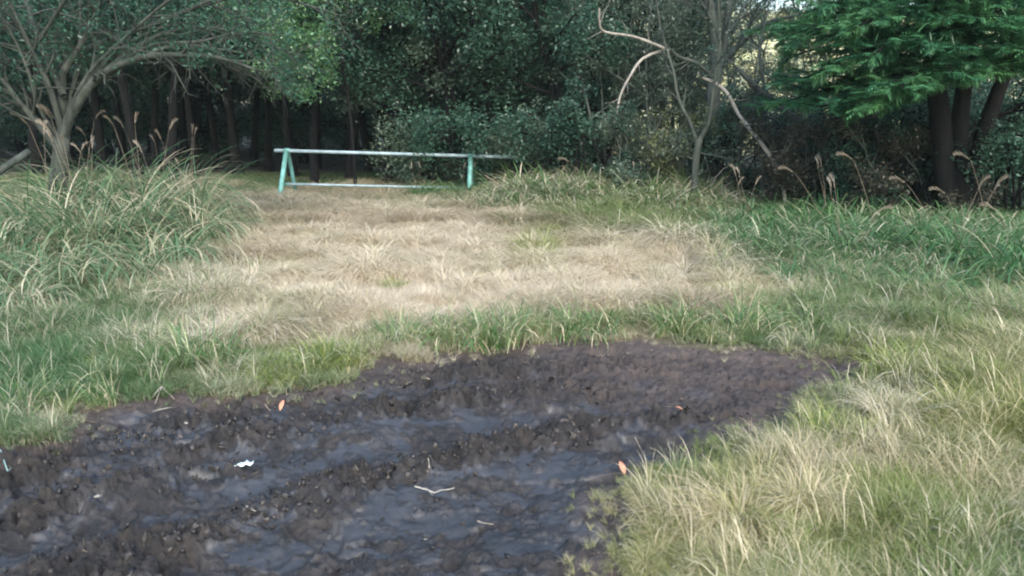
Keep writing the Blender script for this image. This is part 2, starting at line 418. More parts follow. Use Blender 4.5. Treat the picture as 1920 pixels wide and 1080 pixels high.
def mud_fields(x, y):
    sd = mud_mask(x, y)
    inn = sstep(-0.05, 0.25, sd)
    z = base_h(x, y) + 0.012 - 0.05 * inn
    rd = np.zeros(np.shape(x))
    for pts, wd, h, c in RIDG:
        d, s = line_dist(x, y, pts)
        wob = (fbm(x, y, 3.2, 71, 4) - 0.5) * 0.26
        g = np.exp(-((d + wob) / wd) ** 2)
        brk = 0.15 + 1.35 * vnoise(s, s * 0, 3.1, 9 + int(pts[0][1] * 100))
        z = z + 0.52 * h * g * brk * inn
        rd = np.maximum(rd, g * (0.5 + 0.5 * brk))
    rut = np.zeros(np.shape(x))
    for pts, wd, h in RUTG:
        d, s = line_dist(x, y, pts)
        g = np.exp(-((d + (fbm(x, y, 3.0, 72, 3) - 0.5) * 0.10) / wd) ** 2)
        z = z - h * g * inn; rut = np.maximum(rut, g)
    big = fbm(x, y, 1.7, 41, 3)
    px, py = to_px(x, y)
    wetbias = 0.25 * np.exp(-((px - 650) / 600.0) ** 2 - ((py - 980) / 170.0) ** 2) - 0.22 * sstep(1150, 1450, px) - 0.12 * sstep(720, 650, py)
    n1 = fbm(x, y, 7.5, 43, 4)
    wet = sstep(0.44, 0.66, big * 0.40 + n1 * 0.55 + rut * 0.24 - rd * 0.34 + wetbias + 0.11) * (0.55 + 0.45 * sstep(0.60, 0.50, fbm(x, y, 16, 44, 3)))
    torn = sstep(0.50, 0.45, fbm(x * 1.0 + y * .3, y * 1.5, 7.0, 47, 4))
    wet = wet * sstep(0.02, 0.2, sd) * (1 - 0.75 * torn)
    z = z - 0.007 * torn * inn
    # rough crumbly mud against smeared flat mud
    crumb = np.abs(fbm(x, y, 13, 51, 4) - 0.5) * 2
    lump = fbm(x, y, 26, 57, 3)
    rough_a = (1 - 0.92 * wet) * inn
    fine = fbm(x, y, 42, 58, 3) - 0.5
    rid = 1 - np.abs(fbm(x, y, 18, 59, 3) - 0.5) * 4
    z = z + inn * (0.0035 + 0.017 * (1 - wet) + 0.016 * rd) * (fine * 2 + 0.5 * rid)
    z = z + inn * 0.030 * (fbm(x, y, 4.2, 63, 3) - 0.5) * (0.25 + 0.75 * (1 - wet))
    z = z + rough_a * (0.034 * (n1 - 0.5) * 2 + 0.030 * (0.5 - crumb) + 0.020 * (lump - 0.5)) + rd * inn * (0.050 * (lump - 0.45) + 0.040 * (fbm(x, y, 9, 77, 3) - 0.5) * 2)
    # hoof and boot dents
    dent = fbm(x, y, 5.0, 61, 2)
    z = z - 0.035 * sstep(0.62, 0.72, dent) * inn * (0.4 + 0.6 * (1 - rut))
    pd = np.hypot((x - PUD[0]) / 0.30, (y - PUD[1]) / 0.10)
    z = z - 0.03 * np.exp(-pd ** 2)
    z = z - 0.30 * sstep(0.0, -0.22, sd)
    return z, wet, sd, inn

# ------------------------------------------------------------------ grass zones over the ground
ZONES = np.array([  # px, py, sx, sy, dry, length, warm, amount
    (-200, 430, 200, 90, 0.35, 0.35, 0.2, 1), (80, 480, 170, 70, 0.25, 0.35, 0.2, 1), (120, 620, 200, 50, 0.22, 0.2, 0.15, 1), (60, 720, 200, 50, 0.05, 0.18, 0.1, 1),
    (330, 560, 90, 60, 0.55, 0.24, 0.3, 1), (420, 630, 150, 34, 0.72, 0.20, 0.45, 1), (300, 700, 140, 18, 0.15, 0.2, 0.3, 1), (560, 698, 80, 14, 0.3, 0.17, 0.6, 1),
    (550, 600, 150, 40, 0.78, 0.16, 0.5, 1), (820, 570, 300, 45, 0.98, 0.15, 0.5, 1), (820, 450, 250, 50, 0.92, 0.2, 0.5, 1), (560, 440, 150, 60, 0.85, 0.2, 0.5, 1),
    (600, 385, 160, 22, 0.75, 0.2, 0.4, 1), (650, 340, 250, 16, 0.25, 0.22, 0.1, 1), (1010, 462, 80, 26, .40, .25, .8, 1), (1150, 420, 160, 30, 0.3, 0.45, 0.5, 1),
    (1000, 360, 200, 26, 0.3, 0.4, 0.25, 1), (1190, 500, 130, 35, 0.85, 0.2, 0.6, 1), (1120, 618, 220, 12, .38, .20, .45, 1), (820, 635, 180, 9, .42, .18, .45, 1), (650, 610, 120, 18, .85, .18, .5, 1), (1150, 560, 160, 30, .9, .2, .5, 1), (1400, 560, 100, 35, 0.62, 0.25, 0.7, 1),
    (1480, 470, 150, 40, 0.12, 0.35, 0.15, 1), (1760, 480, 220, 50, 0.1, 0.35, 0.1, 1), (1620, 590, 120, 35, 0.3, 0.28, 0.35, 1), (1850, 600, 120, 40, 0.35, 0.3, 0.5, 1),
    (1480, 640, 110, 25, 0.22, 0.16, 0.3, 1), (1700, 690, 110, 35, 0.22, 0.22, 0.7, 1), (1860, 720, 100, 50, 0.38, 0.28, 0.8, 1), (1840, 800, 120, 40, 0.3, 0.26, 0.9, 1),
    (1400, 800, 80, 30, 0.3, 0.1, 0.6, 0.55), (1300, 870, 70, 25, 0.18, 0.1008, 0.6, 0.8), (1560, 870, 120, 30, 0.54, 0.1872, 0.7, 1), (1380, 930, 120, 35, 0.3456, 0.1728, 0.9, 1),
    (1250, 990, 60, 40, 0.432, 0.1728, 0.8, 1), (1350, 1020, 130, 35, 0.612, 0.1872, 0.9, 1), (1500, 950, 100, 40, 0.4464, 0.1872, 0.9, 1), (1650, 950, 120, 45, 0.252, 0.1872, 0.9, 1),
    (1780, 900, 120, 40, 0.5184, 0.2016, 0.8, 1), (1780, 1020, 160, 50, 0.324, 0.1872, 0.7, 1), (1900, 1060, 80, 50, 0.1584, 0.1728, 0.4, 1), (1600, 1060, 150, 40, 0.396, 0.1584, 0.8, 1),
    (1660, 770, 60, 35, 0.7, 0.12, 0.4, 0.6), (150, 780, 130, 16, 0.75, 0.06, 0.3, 0.5), (700, 655, 80, 12, 0.55, 0.1, 0.5, 0.7), (1400, 655, 150, 10, 0.8, 0.07, 0.4, 0.5),
])

ZONES[(ZONES[:, 1] > 700) & (ZONES[:, 0] > 1200), 4] *= 0.97

def zone(x, y):
    px, py = to_px(x, y)
    px = np.clip(px, -500, 2400); py = np.clip(py, 300, 1400)
    px = px + (fbm(x, y, 1.4, 101, 3) - 0.5) * 160; py2 = py + (fbm(x, y, 1.4, 102, 3) - 0.5) * 60
    Wt = np.zeros(px.shape); acc = np.zeros(px.shape + (4,))
    for z in ZONES:
        w_ = 1.0 / (1e-3 + ((px - z[0]) / z[2]) ** 2 + ((py2 - z[1]) / z[3]) ** 2) ** 1.8
        Wt += w_; acc += w_[..., None] * z[4:8]
    r = acc / Wt[..., None]
    n = fbm(x, y, 2.6, 111, 3) - 0.5
    dry = np.clip(r[..., 0] + n * 0.55, 0, 1)
    return dry, r[..., 1], r[..., 2], r[..., 3]

# ------------------------------------------------------------------ ground and mud sheets
def spaced(lo, hi, c, n, k):
    t = np.linspace(-1, 1, n); s = np.sinh(t * k) / math.sinh(k)
    return np.where(s < 0, c + s * (c - lo), c + s * (hi - c))

def grid_faces(nx, ny):
    i, j = np.meshgrid(np.arange(ny - 1), np.arange(nx - 1), indexing='ij')
    a = i * nx + j
    return np.stack([a, a + 1, a + nx + 1, a + nx], -1).reshape(-1, 4)

xs = spaced(-450, 450, 0, 340, 6.2); ys = spaced(-120, 600, 5, 380, 6.2)
X, Y = np.meshgrid(xs, ys)
Z = ground_h(X, Y)
dryf, _, _, _ = zone(X, Y)
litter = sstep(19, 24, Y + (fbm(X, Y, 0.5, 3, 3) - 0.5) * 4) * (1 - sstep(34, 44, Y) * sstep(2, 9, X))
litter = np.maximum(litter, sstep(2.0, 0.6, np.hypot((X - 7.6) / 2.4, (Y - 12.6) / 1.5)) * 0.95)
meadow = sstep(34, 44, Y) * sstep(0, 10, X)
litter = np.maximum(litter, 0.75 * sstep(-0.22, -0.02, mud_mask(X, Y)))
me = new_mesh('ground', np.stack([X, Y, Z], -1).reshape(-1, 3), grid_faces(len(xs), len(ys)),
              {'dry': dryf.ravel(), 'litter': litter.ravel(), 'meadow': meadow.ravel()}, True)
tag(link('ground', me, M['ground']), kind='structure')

# mud: rows spaced by distance so that the near ones are finest
yy = np.concatenate([np.linspace(1.2, 2.2, 40), 2.2 * (6.2 / 2.2) ** np.linspace(0.003, 1, 400)])
uu = np.linspace(-0.98, 0.62, 800)
Ym, Um = np.meshgrid(yy, uu, indexing='ij'); Xm = Um * (Ym + 0.6)
Zm, wetm, sdm, innm = mud_fields(Xm, Ym)
FM = grid_faces(len(uu), len(yy))
keep = (sdm.ravel()[FM] > -0.3).any(1)
used = np.zeros(Xm.size, bool); used[FM[keep].ravel()] = True
remap = np.cumsum(used) - 1
edge = sstep(0.30, 0.0, sdm) * 0.9 + 0.75 * sstep(3.3, 4.4, Ym) * sstep(-0.4, 0.9, Xm)
edge = edge * (0.35 + 1.1 * fbm(Xm * 1.6, Ym * 6, 1.5, 88, 4))
me = new_mesh('mud', np.stack([Xm, Ym, Zm], -1).reshape(-1, 3)[used], remap[FM[keep]],
              {'wet': wetm.ravel()[used], 'edge': np.clip(edge, 0, 1).ravel()[used], 'slime': np.zeros(int(used.sum()))}, True)
tag(link('mud', me, M['mud']), kind='structure')

def mud_z(x, y):
    return float(mud_fields(np.array([x]), np.array([y]))[0][0])
def gz(x, y):
    return float(ground_h(np.array([float(x)]), np.array([float(y)]))[0])

# ------------------------------------------------------------------ blades
def blades(n, radius, h, hvar, width, bend, segs=3, lean=(0, 0), seed=0, spread=0.5, stiff=1.6, dist=1.0, azr=2.2):
    """returns V, F, var, along of n tapering arched blades rooted in a disc"""
    r_ = np.random.RandomState(seed)
    a = r_.rand(n) * 2 * math.pi; rr_ = radius * np.sqrt(r_.rand(n)) * dist
    root = np.stack([rr_ * np.cos(a), rr_ * np.sin(a), np.full(n, -0.015)], -1)
    L = h * (1 - hvar * r_.rand(n) ** 1.3)
    az = a + (r_.rand(n) - 0.5) * azr
    dx = np.cos(az) * spread + lean[0] + (r_.rand(n) - .5) * 0.4; dy = np.sin(az) * spread + lean[1] + (r_.rand(n) - .5) * 0.4
    az = np.arctan2(dy, dx); mag = np.hypot(dx, dy)
    el0 = np.pi / 2 - np.clip(mag * 0.55, 0, 1.2)
    bd = bend * (0.4 + 1.1 * r_.rand(n))
    t = np.linspace(0, 1, segs + 1)
    pos = root.copy(); P_ = [root]
    hd = np.stack([np.cos(az), np.sin(az)], -1)
    for k in range(segs):
        e = el0 - bd * (t[k] + 0.5 / segs) ** stiff * 1.6
        st = L / segs
        pos = pos + np.stack([hd[:, 0] * np.cos(e) * st, hd[:, 1] * np.cos(e) * st, np.sin(e) * st], -1)
        P_.append(pos)
    P_ = np.stack(P_, 1)                                      # n, segs+1, 3
    tw = az + np.pi / 2 + (r_.rand(n) - .5) * 1.6
    side = np.stack([np.cos(tw), np.sin(tw), (r_.rand(n) - .5) * 0.5], -1)
    wd = width * (0.6 + 0.8 * r_.rand(n))[:, None] * np.array([0.7] + [1.0 - 0.25 * (k / segs) for k in range(1, segs)] + [0.06])[None, :]
    A = P_ - side[:, None, :] * wd[..., None] * 0.5; B = P_ + side[:, None, :] * wd[..., None] * 0.5
    V = np.stack([A, B], 2).reshape(-1, 3)                    # n*(segs+1)*2
    b = (np.arange(n) * (segs + 1) * 2)[:, None] + (np.arange(segs) * 2)[None, :]
    Fc = np.stack([b, b + 1, b + 3, b + 2], -1).reshape(-1, 4)
    var = np.repeat(r_.rand(n), (segs + 1) * 2)
    along = np.tile(np.repeat(t, 2), n)
    return V, Fc, var, along

def blade_mesh(name, parts):
    Vs, Fs, vs, al, n = [], [], [], [], 0
    for V, Fc, v, a in parts:
        Vs.append(V); Fs.append(Fc + n); vs.append(v); al.append(a); n += len(V)
    return new_mesh(name, np.concatenate(Vs), np.concatenate(Fs), {'var': np.concatenate(vs), 'along': np.concatenate(al)}, True)

def source_collection(name, meshes, mat):
    c = bpy.data.collections.new(name)
    for i, m_ in enumerate(meshes):
        if len(m_.materials) == 0: m_.materials.append(mat)
        o = bpy.data.objects.new('%s_%02d' % (name, i), m_); c.objects.link(o)
    return c

def scatter(name, coll, pts, rot, scl, idx, attrs, label, cat):
    me = bpy.data.meshes.new(name); n = len(pts)
    me.vertices.add(n); me.vertices.foreach_set('co', np.asarray(pts, np.float32).ravel())
    a = me.attributes.new('rot', 'FLOAT_VECTOR', 'POINT'); a.data.foreach_set('vector', np.asarray(rot, np.float32).ravel())
    a = me.attributes.new('scl', 'FLOAT_VECTOR', 'POINT'); a.data.foreach_set('vector', np.asarray(scl, np.float32).ravel())
    a = me.attributes.new('idx', 'INT', 'POINT'); a.data.foreach_set('value', np.asarray(idx, np.int32))
    for k, v in attrs.items():
        a = me.attributes.new(k, 'FLOAT', 'POINT'); a.data.foreach_set('value', np.asarray(v, np.float32))
    o = bpy.data.objects.new(name, me); COL.objects.link(o)
    ng = bpy.data.node_groups.new(name + '_nodes', 'GeometryNodeTree')
    ng.interface.new_socket('Geometry', in_out='INPUT', socket_type='NodeSocketGeometry')
    ng.interface.new_socket('Geometry', in_out='OUTPUT', socket_type='NodeSocketGeometry')
    N = ng.nodes; L = ng.links
    gi, go = N.new('NodeGroupInput'), N.new('NodeGroupOutput')
    ci = N.new('GeometryNodeCollectionInfo'); ci.inputs['Collection'].default_value = coll
    ci.inputs['Separate Children'].default_value = True; ci.inputs['Reset Children'].default_value = True
    ip = N.new('GeometryNodeInstanceOnPoints'); ip.inputs['Pick Instance'].default_value = True
    def na(nm, dt):
        q = N.new('GeometryNodeInputNamedAttribute'); q.data_type = dt; q.inputs['Name'].default_value = nm
        return q.outputs['Attribute']
    e2r = N.new('FunctionNodeEulerToRotation'); L.new(na('rot', 'FLOAT_VECTOR'), e2r.inputs[0])
    m2p = N.new('GeometryNodeMeshToPoints'); L.new(gi.outputs[0], m2p.inputs[0])
    L.new(m2p.outputs[0], ip.inputs['Points']); L.new(ci.outputs[0], ip.inputs['Instance'])
    L.new(na('idx', 'INT'), ip.inputs['Instance Index'])
    L.new(e2r.outputs[0], ip.inputs['Rotation']); L.new(na('scl', 'FLOAT_VECTOR'), ip.inputs['Scale'])
    L.new(ip.outputs[0], go.inputs[0])
    md = o.modifiers.new('scatter', 'NODES'); md.node_group = ng
    tag(o, label, cat, kind='stuff')
    return o

# ------------------------------------------------------------------ scattered short grass
short = []
for i in range(6):
    short.append(blade_mesh('short_clump', [blades(46, 0.07, 1.0, 0.6, 0.014, 1.1, 3, ((i % 3 - 1) * 0.5, (i % 2) * 0.4), 100 + i, 0.55)]))
for i in range(4):      # lodged: blown flat
    short.append(blade_mesh('flat_clump', [blades(42, 0.10, 1.15, 0.5, 0.012, 1.7, 4, (-0.9 + 0.3 * i, 0.3), 120 + i, 0.7)]))
SHORT = source_collection('short_grass_source', short, M['grass'])

def sample_field(n, x0, x1, y0, y1, seed, mul=1.0):
    r_ = np.random.RandomState(seed)
    # denser where the camera is near: y drawn with weight 1/y
    u = r_.rand(n); y = y0 * (y1 / y0) ** u
    x = (r_.rand(n) * 2 - 1) * 0.80 * (y + 0.7)
    return x, y, r_

x, y, r_ = sample_field(95000, 0, 0, 1.9, 22.5, 5)
dry, ln, warm, amt = zone(x, y)
sd = mud_mask(x, y)
k = (sd < 0.30) & (r_.rand(len(x)) < np.where(sd > 0.02, 0.16 * sstep(0.30, 0.02, sd), np.where(sd > -0.12, 0.7, 1.0)) * amt) & (x > -14) & (x < 15)
x, y, dry, ln, warm, sd = (q[k] for q in (x, y, dry, ln, warm, sd))
hh = ln * (0.55 + 0.7 * fbm(x, y, 3.5, 121, 2)) * (0.8 + 0.4 * r_.rand(len(x))) * np.where(sd > -0.2, 0.6, 1.0) * np.where(sd > 0.02, 0.6, 1.0)
z = np.where(sd > -0.02, mud_fields(x, y)[0], ground_h(x, y))
pxg, pyg = to_px(x, y)
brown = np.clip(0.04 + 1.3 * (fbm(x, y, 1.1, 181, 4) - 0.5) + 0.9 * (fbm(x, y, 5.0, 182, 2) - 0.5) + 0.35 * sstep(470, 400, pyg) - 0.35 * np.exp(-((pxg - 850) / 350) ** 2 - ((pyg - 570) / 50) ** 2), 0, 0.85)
hh = hh * np.where(dry > 0.6, 0.75 + 1.1 * sstep(0.35, 0.7, fbm(x, y, 2.2, 183, 3)), 1.0)
wsc = 0.22 + 0.5 * hh                                 # horizontal scale; height separately
n_ = len(x); drymat = dry > 0.6
idx = np.where(r_.rand(n_) < np.where(drymat, 0.8, 0.15), 6 + r_.randint(0, 4, n_), r_.randint(0, 6, n_))
far = sstep(5, 14, y)
rotz = fbm(x, y, 0.8, 131, 2) * 9 + r_.rand(n_) * 2.0
sx = (hh * (0.9 + 0.3 * r_.rand(n_))) * (1 + 0.9 * far)
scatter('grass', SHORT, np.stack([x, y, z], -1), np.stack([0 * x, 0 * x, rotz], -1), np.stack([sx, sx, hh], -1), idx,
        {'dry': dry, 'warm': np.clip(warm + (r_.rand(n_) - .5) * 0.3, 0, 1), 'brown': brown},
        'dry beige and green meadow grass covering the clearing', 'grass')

# meadow grass on the far slope behind the trees, coarse
r_ = np.random.RandomState(15); n_ = 2500
y = 36 + 55 * r_.rand(n_); x = 3 + 60 * r_.rand(n_)
k = np.abs(x / y) < 0.8; x, y = x[k], y[k]; n_ = len(x)
z = ground_h(x, y); s_ = 0.7 + 0.5 * r_.rand(n_)
scatter('meadow_grass', SHORT, np.stack([x, y, z], -1), np.stack([0 * x, 0 * x, r_.rand(n_) * 6.3], -1), np.stack([s_ * 2, s_ * 2, s_ * .8], -1), r_.randint(0, 6, n_),
        {'dry': 0.35 + 0.6 * r_.rand(n_), 'warm': np.ones(n_)}, 'pale sunlit meadow grass on the slope behind the trees', 'grass')

# long thin straw standing above the turf, mostly bottom right
longs = [blade_mesh('long_clump', [blades(14, 0.08, 1.0, 0.35, 0.0085, 0.9, 5, (-0.5 + 0.1 * i, 0.35 - 0.1 * i), 140 + i, 0.35)]) for i in range(5)]
LONG = source_collection('long_straw_source', longs, M['grass'])
x, y, r_ = sample_field(9000, 0, 0, 1.9, 13, 25)
dry, ln, warm, amt = zone(x, y); sd = mud_mask(x, y); px, py = to_px(x, y)
dens = 0.10 + 0.20 * sstep(1150, 1400, px) * sstep(700, 850, py) + 0.10 * sstep(1250, 1500, px) + 0.25 * sstep(500, 300, px)
k = (sd < -0.05) & (r_.rand(len(x)) < dens) & (amt > 0.6)
x, y, dry, ln, warm = (q[k] for q in (x, y, dry, ln, warm)); n_ = len(x)
hh = ln * (0.9 + 0.5 * r_.rand(n_)) + 0.04
scatter('long_straw', LONG, np.stack([x, y, ground_h(x, y)], -1), np.stack([0 * x, 0 * x, r_.rand(n_) * 1.6 - 0.8], -1), np.stack([hh, hh, hh], -1), r_.randint(0, 5, n_),
        {'dry': np.clip(dry + 0.25, 0, 1), 'warm': warm}, 'long thin straw-coloured stems arching above the turf', 'grass')

# taller, broad-bladed grass behind the dry patch and under the trees at the right
tall = [blade_mesh('tall_clump', [blades(40, 0.12, 1.0, 0.6, 0.020, 1.3, 5, (0.1 * i - 0.2, 0), 160 + i, 0.55)]) for i in range(5)]
TALL = source_collection('tall_grass_source', tall, M['grass'])
r_ = np.random.RandomState(35); n_ = 7500
x = -13 + 27 * r_.rand(n_); y = 6.0 + 11.5 * r_.rand(n_)
px, py = to_px(x, y)
a1 = np.exp(-((px - 1560) / 260) ** 2 - ((py - 465) / 45) ** 2) + np.exp(-((px - 1850) / 200) ** 2 - ((py - 490) / 60) ** 2)
a2 = 1.3 * np.exp(-((px - 1080) / 190) ** 2 - ((py - 380) / 22) ** 2) + 0.8 * np.exp(-((px - 1280) / 120) ** 2 - ((py - 395) / 28) ** 2)
a3 = np.exp(-((px - 60) / 260) ** 2 - ((py - 450) / 70) ** 2) + 0.6 * np.exp(-((px - 330) / 120) ** 2 - ((py - 400) / 30) ** 2)
pr = np.clip(a1 * 1.1 + a2 * 1.1 + a3, 0, 1)
k = (r_.rand(n_) < pr) & (mud_mask(x, y) < -0.4)
x, y, pr, px, a1, a2 = x[k], y[k], pr[k], px[k], a1[k], a2[k]; n_ = len(x)
dry, ln, warm, amt = zone(x, y)
hh = 0.30 + 0.18 * a1 * r_.rand(n_) + (0.30 * pr + 0.42 * np.clip(a2, 0, 1) * sstep(870, 960, px)) * (0.4 + 0.8 * r_.rand(n_))
ss = hh * 1.1
scatter('tall_grass', TALL, np.stack([x, y, ground_h(x, y)], -1), np.stack([0 * x, 0 * x, r_.rand(n_) * 6.3], -1), np.stack([ss, ss, hh], -1), r_.randint(0, 5, n_),
        {'dry': np.clip(dry * 0.7 + 0.30 * r_.rand(n_), 0, 1), 'warm': np.clip(warm * 0.6, 0, 1)}, 'taller green broad-bladed grass round the edge of the clearing', 'grass')

r_ = np.random.RandomState(36); n_ = 9000
x = -5 + 10.5 * r_.rand(n_); y = 3.6 + 3.4 * r_.rand(n_); sd = mud_mask(x, y); px, py = to_px(x, y)
k = (sd < -0.06) & (sd > -0.42) & (py < 800) & (px < 1640) & (r_.rand(n_) < (0.25 + 0.9 * (fbm(x, y, 1.8, 191, 3) - 0.35)) * np.where(px < 640, 0.4, 0.9)) & (fbm(x, y, 2.4, 192, 2) > 0.36)
x, y = x[k], y[k]; n_ = len(x); dry, ln, warm, amt = zone(x, y); hh = 0.10 + 0.20 * r_.rand(n_)
scatter('bank_grass', TALL, np.stack([x, y, ground_h(x, y)], -1), np.stack([0 * x, 0 * x, r_.rand(n_) * 6.3], -1), np.stack([hh * .8, hh * .8, hh], -1), r_.randint(0, 5, n_),
        {'dry': np.clip(0.12 + 0.75 * fbm(x, y, 3.0, 193, 2) * r_.rand(n_) ** .5, 0, 1), 'warm': np.clip(.3 + .6 * r_.rand(n_), 0, 1)}, 'ragged green and straw fringe of grass along the far bank of the mud', 'grass')

# crumbs and clods of mud, straw litter trodden into it
def clod_mesh(seed, sub=2):
    import bmesh
    bm = bmesh.new(); bmesh.ops.create_icosphere(bm, subdivisions=sub, radius=1.0)
    r_ = random.Random(seed); o = Vector((r_.random() * 50, r_.random() * 50, r_.random() * 50))
    from mathutils import noise as mn
    for v in bm.verts:
        f = 1 + 0.8 * mn.noise(v.co * 1.5 + o) + 0.55 * mn.noise(v.co * 3.4 + o)
        v.co = Vector((v.co.x * 1.3, v.co.y * 0.85, v.co.z * 0.5)) * f
    me = bpy.data.meshes.new('clod'); bm.to_mesh(me); bm.free()
    for p in me.polygons: p.use_smooth = seed % 2 == 0
    return me
CLOD = source_collection('clod_source', [clod_mesh(i, 1 + i % 2) for i in range(6)], M['clod'])
r_ = np.random.RandomState(45); cx, cy, cs = [], [], []
for pts, wd, h, c in RIDG:
    L = sum(math.hypot(pts[i + 1][0] - pts[i][0], pts[i + 1][1] - pts[i][1]) for i in range(len(pts) - 1))
    n_ = int(L * 750 * c)
    ts = r_.rand(n_) * (len(pts) - 1); i0 = np.minimum(ts.astype(int), len(pts) - 2); fr = ts - i0
    Pp = np.array(pts); b = Pp[i0] * (1 - fr[:, None]) + Pp[i0 + 1] * fr[:, None]
    cx.append(b[:, 0] + r_.randn(n_) * wd * 0.7); cy.append(b[:, 1] + r_.randn(n_) * wd * 0.7); cs.append(0.0015 + 0.017 * r_.rand(n_) ** 9)
n_ = 7000
yq = 1.9 * (5.4 / 1.9) ** r_.rand(n_); xq = (r_.rand(n_) * 1.5 - 0.9) * (yq + 0.6)
cx.append(xq); cy.append(yq); cs.append(0.0012 + 0.011 * r_.rand(n_) ** 9)
cx, cy, cs = map(np.concatenate, (cx, cy, cs))
k = mud_mask(cx, cy) > 0.0; cx, cy, cs = cx[k], cy[k], cs[k]
zc = mud_fields(cx, cy)[0] + cs * 0.15; n_ = len(cx)
scatter('mud_clods', CLOD, np.stack([cx, cy, zc], -1), r_.rand(n_, 3) * 6.3, np.stack([cs] * 3, -1), r_.randint(0, 6, n_), {},
        'crumbled black mud clods thrown up along the wheel ruts', 'mud')

lit = []
for i in range(4):
    mb = MB(); q = np.random.RandomState(i)
    pts = np.array([[-.5, 0, 0], [-.15, .06 * q.randn(), .05], [.2, .08 * q.randn(), .03], [.5, .1 * q.randn(), 0]])
    mb.tube(pts, [.012, .024, .02, .008], 4, q.rand() * .6); lit.append(mb.mesh('straw_bit'))
LIT = source_collection('straw_source', lit, M['tussock_straw'])
r_ = np.random.RandomState(55); n_ = 7000
yq = 1.9 * (5.6 / 1.9) ** r_.rand(n_); xq = (r_.rand(n_) * 1.6 - 0.95) * (yq + 0.6)
sd = mud_mask(xq, yq)
k = (sd > -0.25) & (r_.rand(n_) < 0.07 + 0.8 * sstep(0.35, -0.05, sd) + 0.12 * sstep(3.6, 4.6, yq)); xq, yq, sd = xq[k], yq[k], sd[k]; n_ = len(xq)
zq = np.maximum(mud_fields(xq, yq)[0], ground_h(xq, yq)) + 0.006
ss = 0.008 + 0.045 * r_.rand(n_) ** 4
scatter('straw_litter', LIT, np.stack([xq, yq, zq], -1), np.stack([r_.randn(n_) * .1, r_.randn(n_) * .1, r_.rand(n_) * 6.3], -1), np.stack([ss] * 3, -1), r_.randint(0, 4, n_), {},
        'bits of broken straw trodden into the mud and along its edge', 'litter')

# ------------------------------------------------------------------ tussocks that stand out one by one
def tussock_mesh(seed, n=150, rad=0.10, h=0.34, wd=0.006, bend=1.2, spread=0.6, lean=(0, 0)):
    return blade_mesh('grass_tussock', [blades(n, rad * 1.7, h, 0.7, wd, bend, 6, lean, seed, spread, azr=4.5), blades(n // 3, rad, h * 1.15, 0.4, wd * 0.7, bend * 0.8, 6, (lean[0] + .25, lean[1] - .2), seed + 1, spread * 0.8, azr=5)])
TM = {('g', 0): (tussock_mesh(201), M['tussock_green']), ('g', 1): (tussock_mesh(203, 170, .13, .32, .006, 1.5, .7), M['tussock_green']),
      ('g', 2): (tussock_mesh(205, 130, .09, .36, .007, 1.0, .5, (.3, 0)), M['tussock_green']),
      ('y', 0): (tussock_mesh(207, 220, .14, .36, .005, .9, .5, (-.15, 0)), M['tussock_yellow']), ('y', 1): (tussock_mesh(209, 180, .12, .3, .005, 1.1, .6), M['tussock_yellow']),
      ('s', 0): (tussock_mesh(211, 150, .11, .42, .004, 1.1, .6, (-.5, .2)), M['tussock_straw']), ('s', 1): (tussock_mesh(213, 140, .12, .42, .004, 1.5, .8, (.2, .1)), M['tussock_straw'])}
TUSS = [
    (1555, 838, 'y', 0, 0.72, 'large yellow-green grass tussock at the right end of the mud'),
    (1640, 950, 'y', 1, 0.62, 'olive grass tussock just below the large yellow-green one'),
    (1440, 1050, 'y', 1, 0.7, 'short yellow-green tussock low in the bottom right straw'),
    (1500, 905, 's', 0, 0.62, 'pale straw tussock leaning left below the yellow-green tussock'),
    (1270, 1010, 's', 0, 0.60, 'pale straw tussock leaning over the near right edge of the mud'),
    (1370, 1075, 's', 1, 0.62, 'straw-coloured tussock at the bottom edge right of the mud'),
    (1720, 880, 's', 1, .7, 'tangled straw tussock right of the olive tussock'),
    (1280, 905, 'g', 1, 0.42, 'low green tussock on the mud edge beside the orange leaf'),
    (930, 650, 'g', 0, 1.2, 'bright green tussock at the middle of the far mud edge'),
    (850, 645, 'g', 1, 1.2, 'rounded green tussock left of the middle of the far mud edge'),
    (750, 650, 'g', 2, 0.85, 'small green tussock on the far edge above the dead stick'),
    (1090, 630, 'g', 1, 1.25, 'broad pale green tussock behind the far mud edge'),
    (1270, 625, 'g', 0, 1.15, 'tall green tussock above the right part of the far mud edge'),
    (1400, 630, 'g', 2, 1.2, 'dark green tussock where the far mud edge bends right'),
    (1490, 625, 'g', 1, 1.15, 'low spreading tussock at the far right bank'),
    (620, 690, 'y', 1, 0.95, 'upright yellowish tussock left of the dead stick on the bank'),
    (520, 722, 'y', 1, 0.75, 'short yellow-green tussock on the left bank of the mud'),
    (375, 690, 'g', 0, 1.25, 'big pale green tussock on the left bank'),
    (195, 762, 'g', 2, 0.55, 'little green tuft alone on the trodden left bank'),
    (60, 760, 'g', 1, 0.9, 'bushy green tussock at the left edge above the mud'),
    (1680, 710, 'y', 1, 0.95, 'green-yellow tussock past the far right tip of the mud'),
    (1830, 800, 'y', 0, 0.7, 'olive tussock near the right edge of the picture'),
    (740, 545, 'y', 1, 0.6, 'small yellowish tuft in the middle of the dry grass'),
    (1010, 485, 'y', 1, 1.3, 'yellow-green tuft at the back of the dry grass'),
]
for px, py, kd, vi, s_, lab in TUSS:
    g_ = G(px, py); me_, mt_ = TM[(kd, vi)]
    rz = 0.3 * random.Random(px).random() if kd == 's' else random.Random(px).random() * 6
    zz = max(gz(g_[0], g_[1]), mud_z(g_[0], g_[1]) if -0.2 < float(mud_mask(np.array([g_[0]]), np.array([g_[1]]))[0]) else -9)
    o = link('grass_tussock', me_, mt_, None, (g_[0], g_[1], zz), rz, s_)
    tag(o, lab, 'grass tussock', 'grass tussocks around the mud', 'thing')

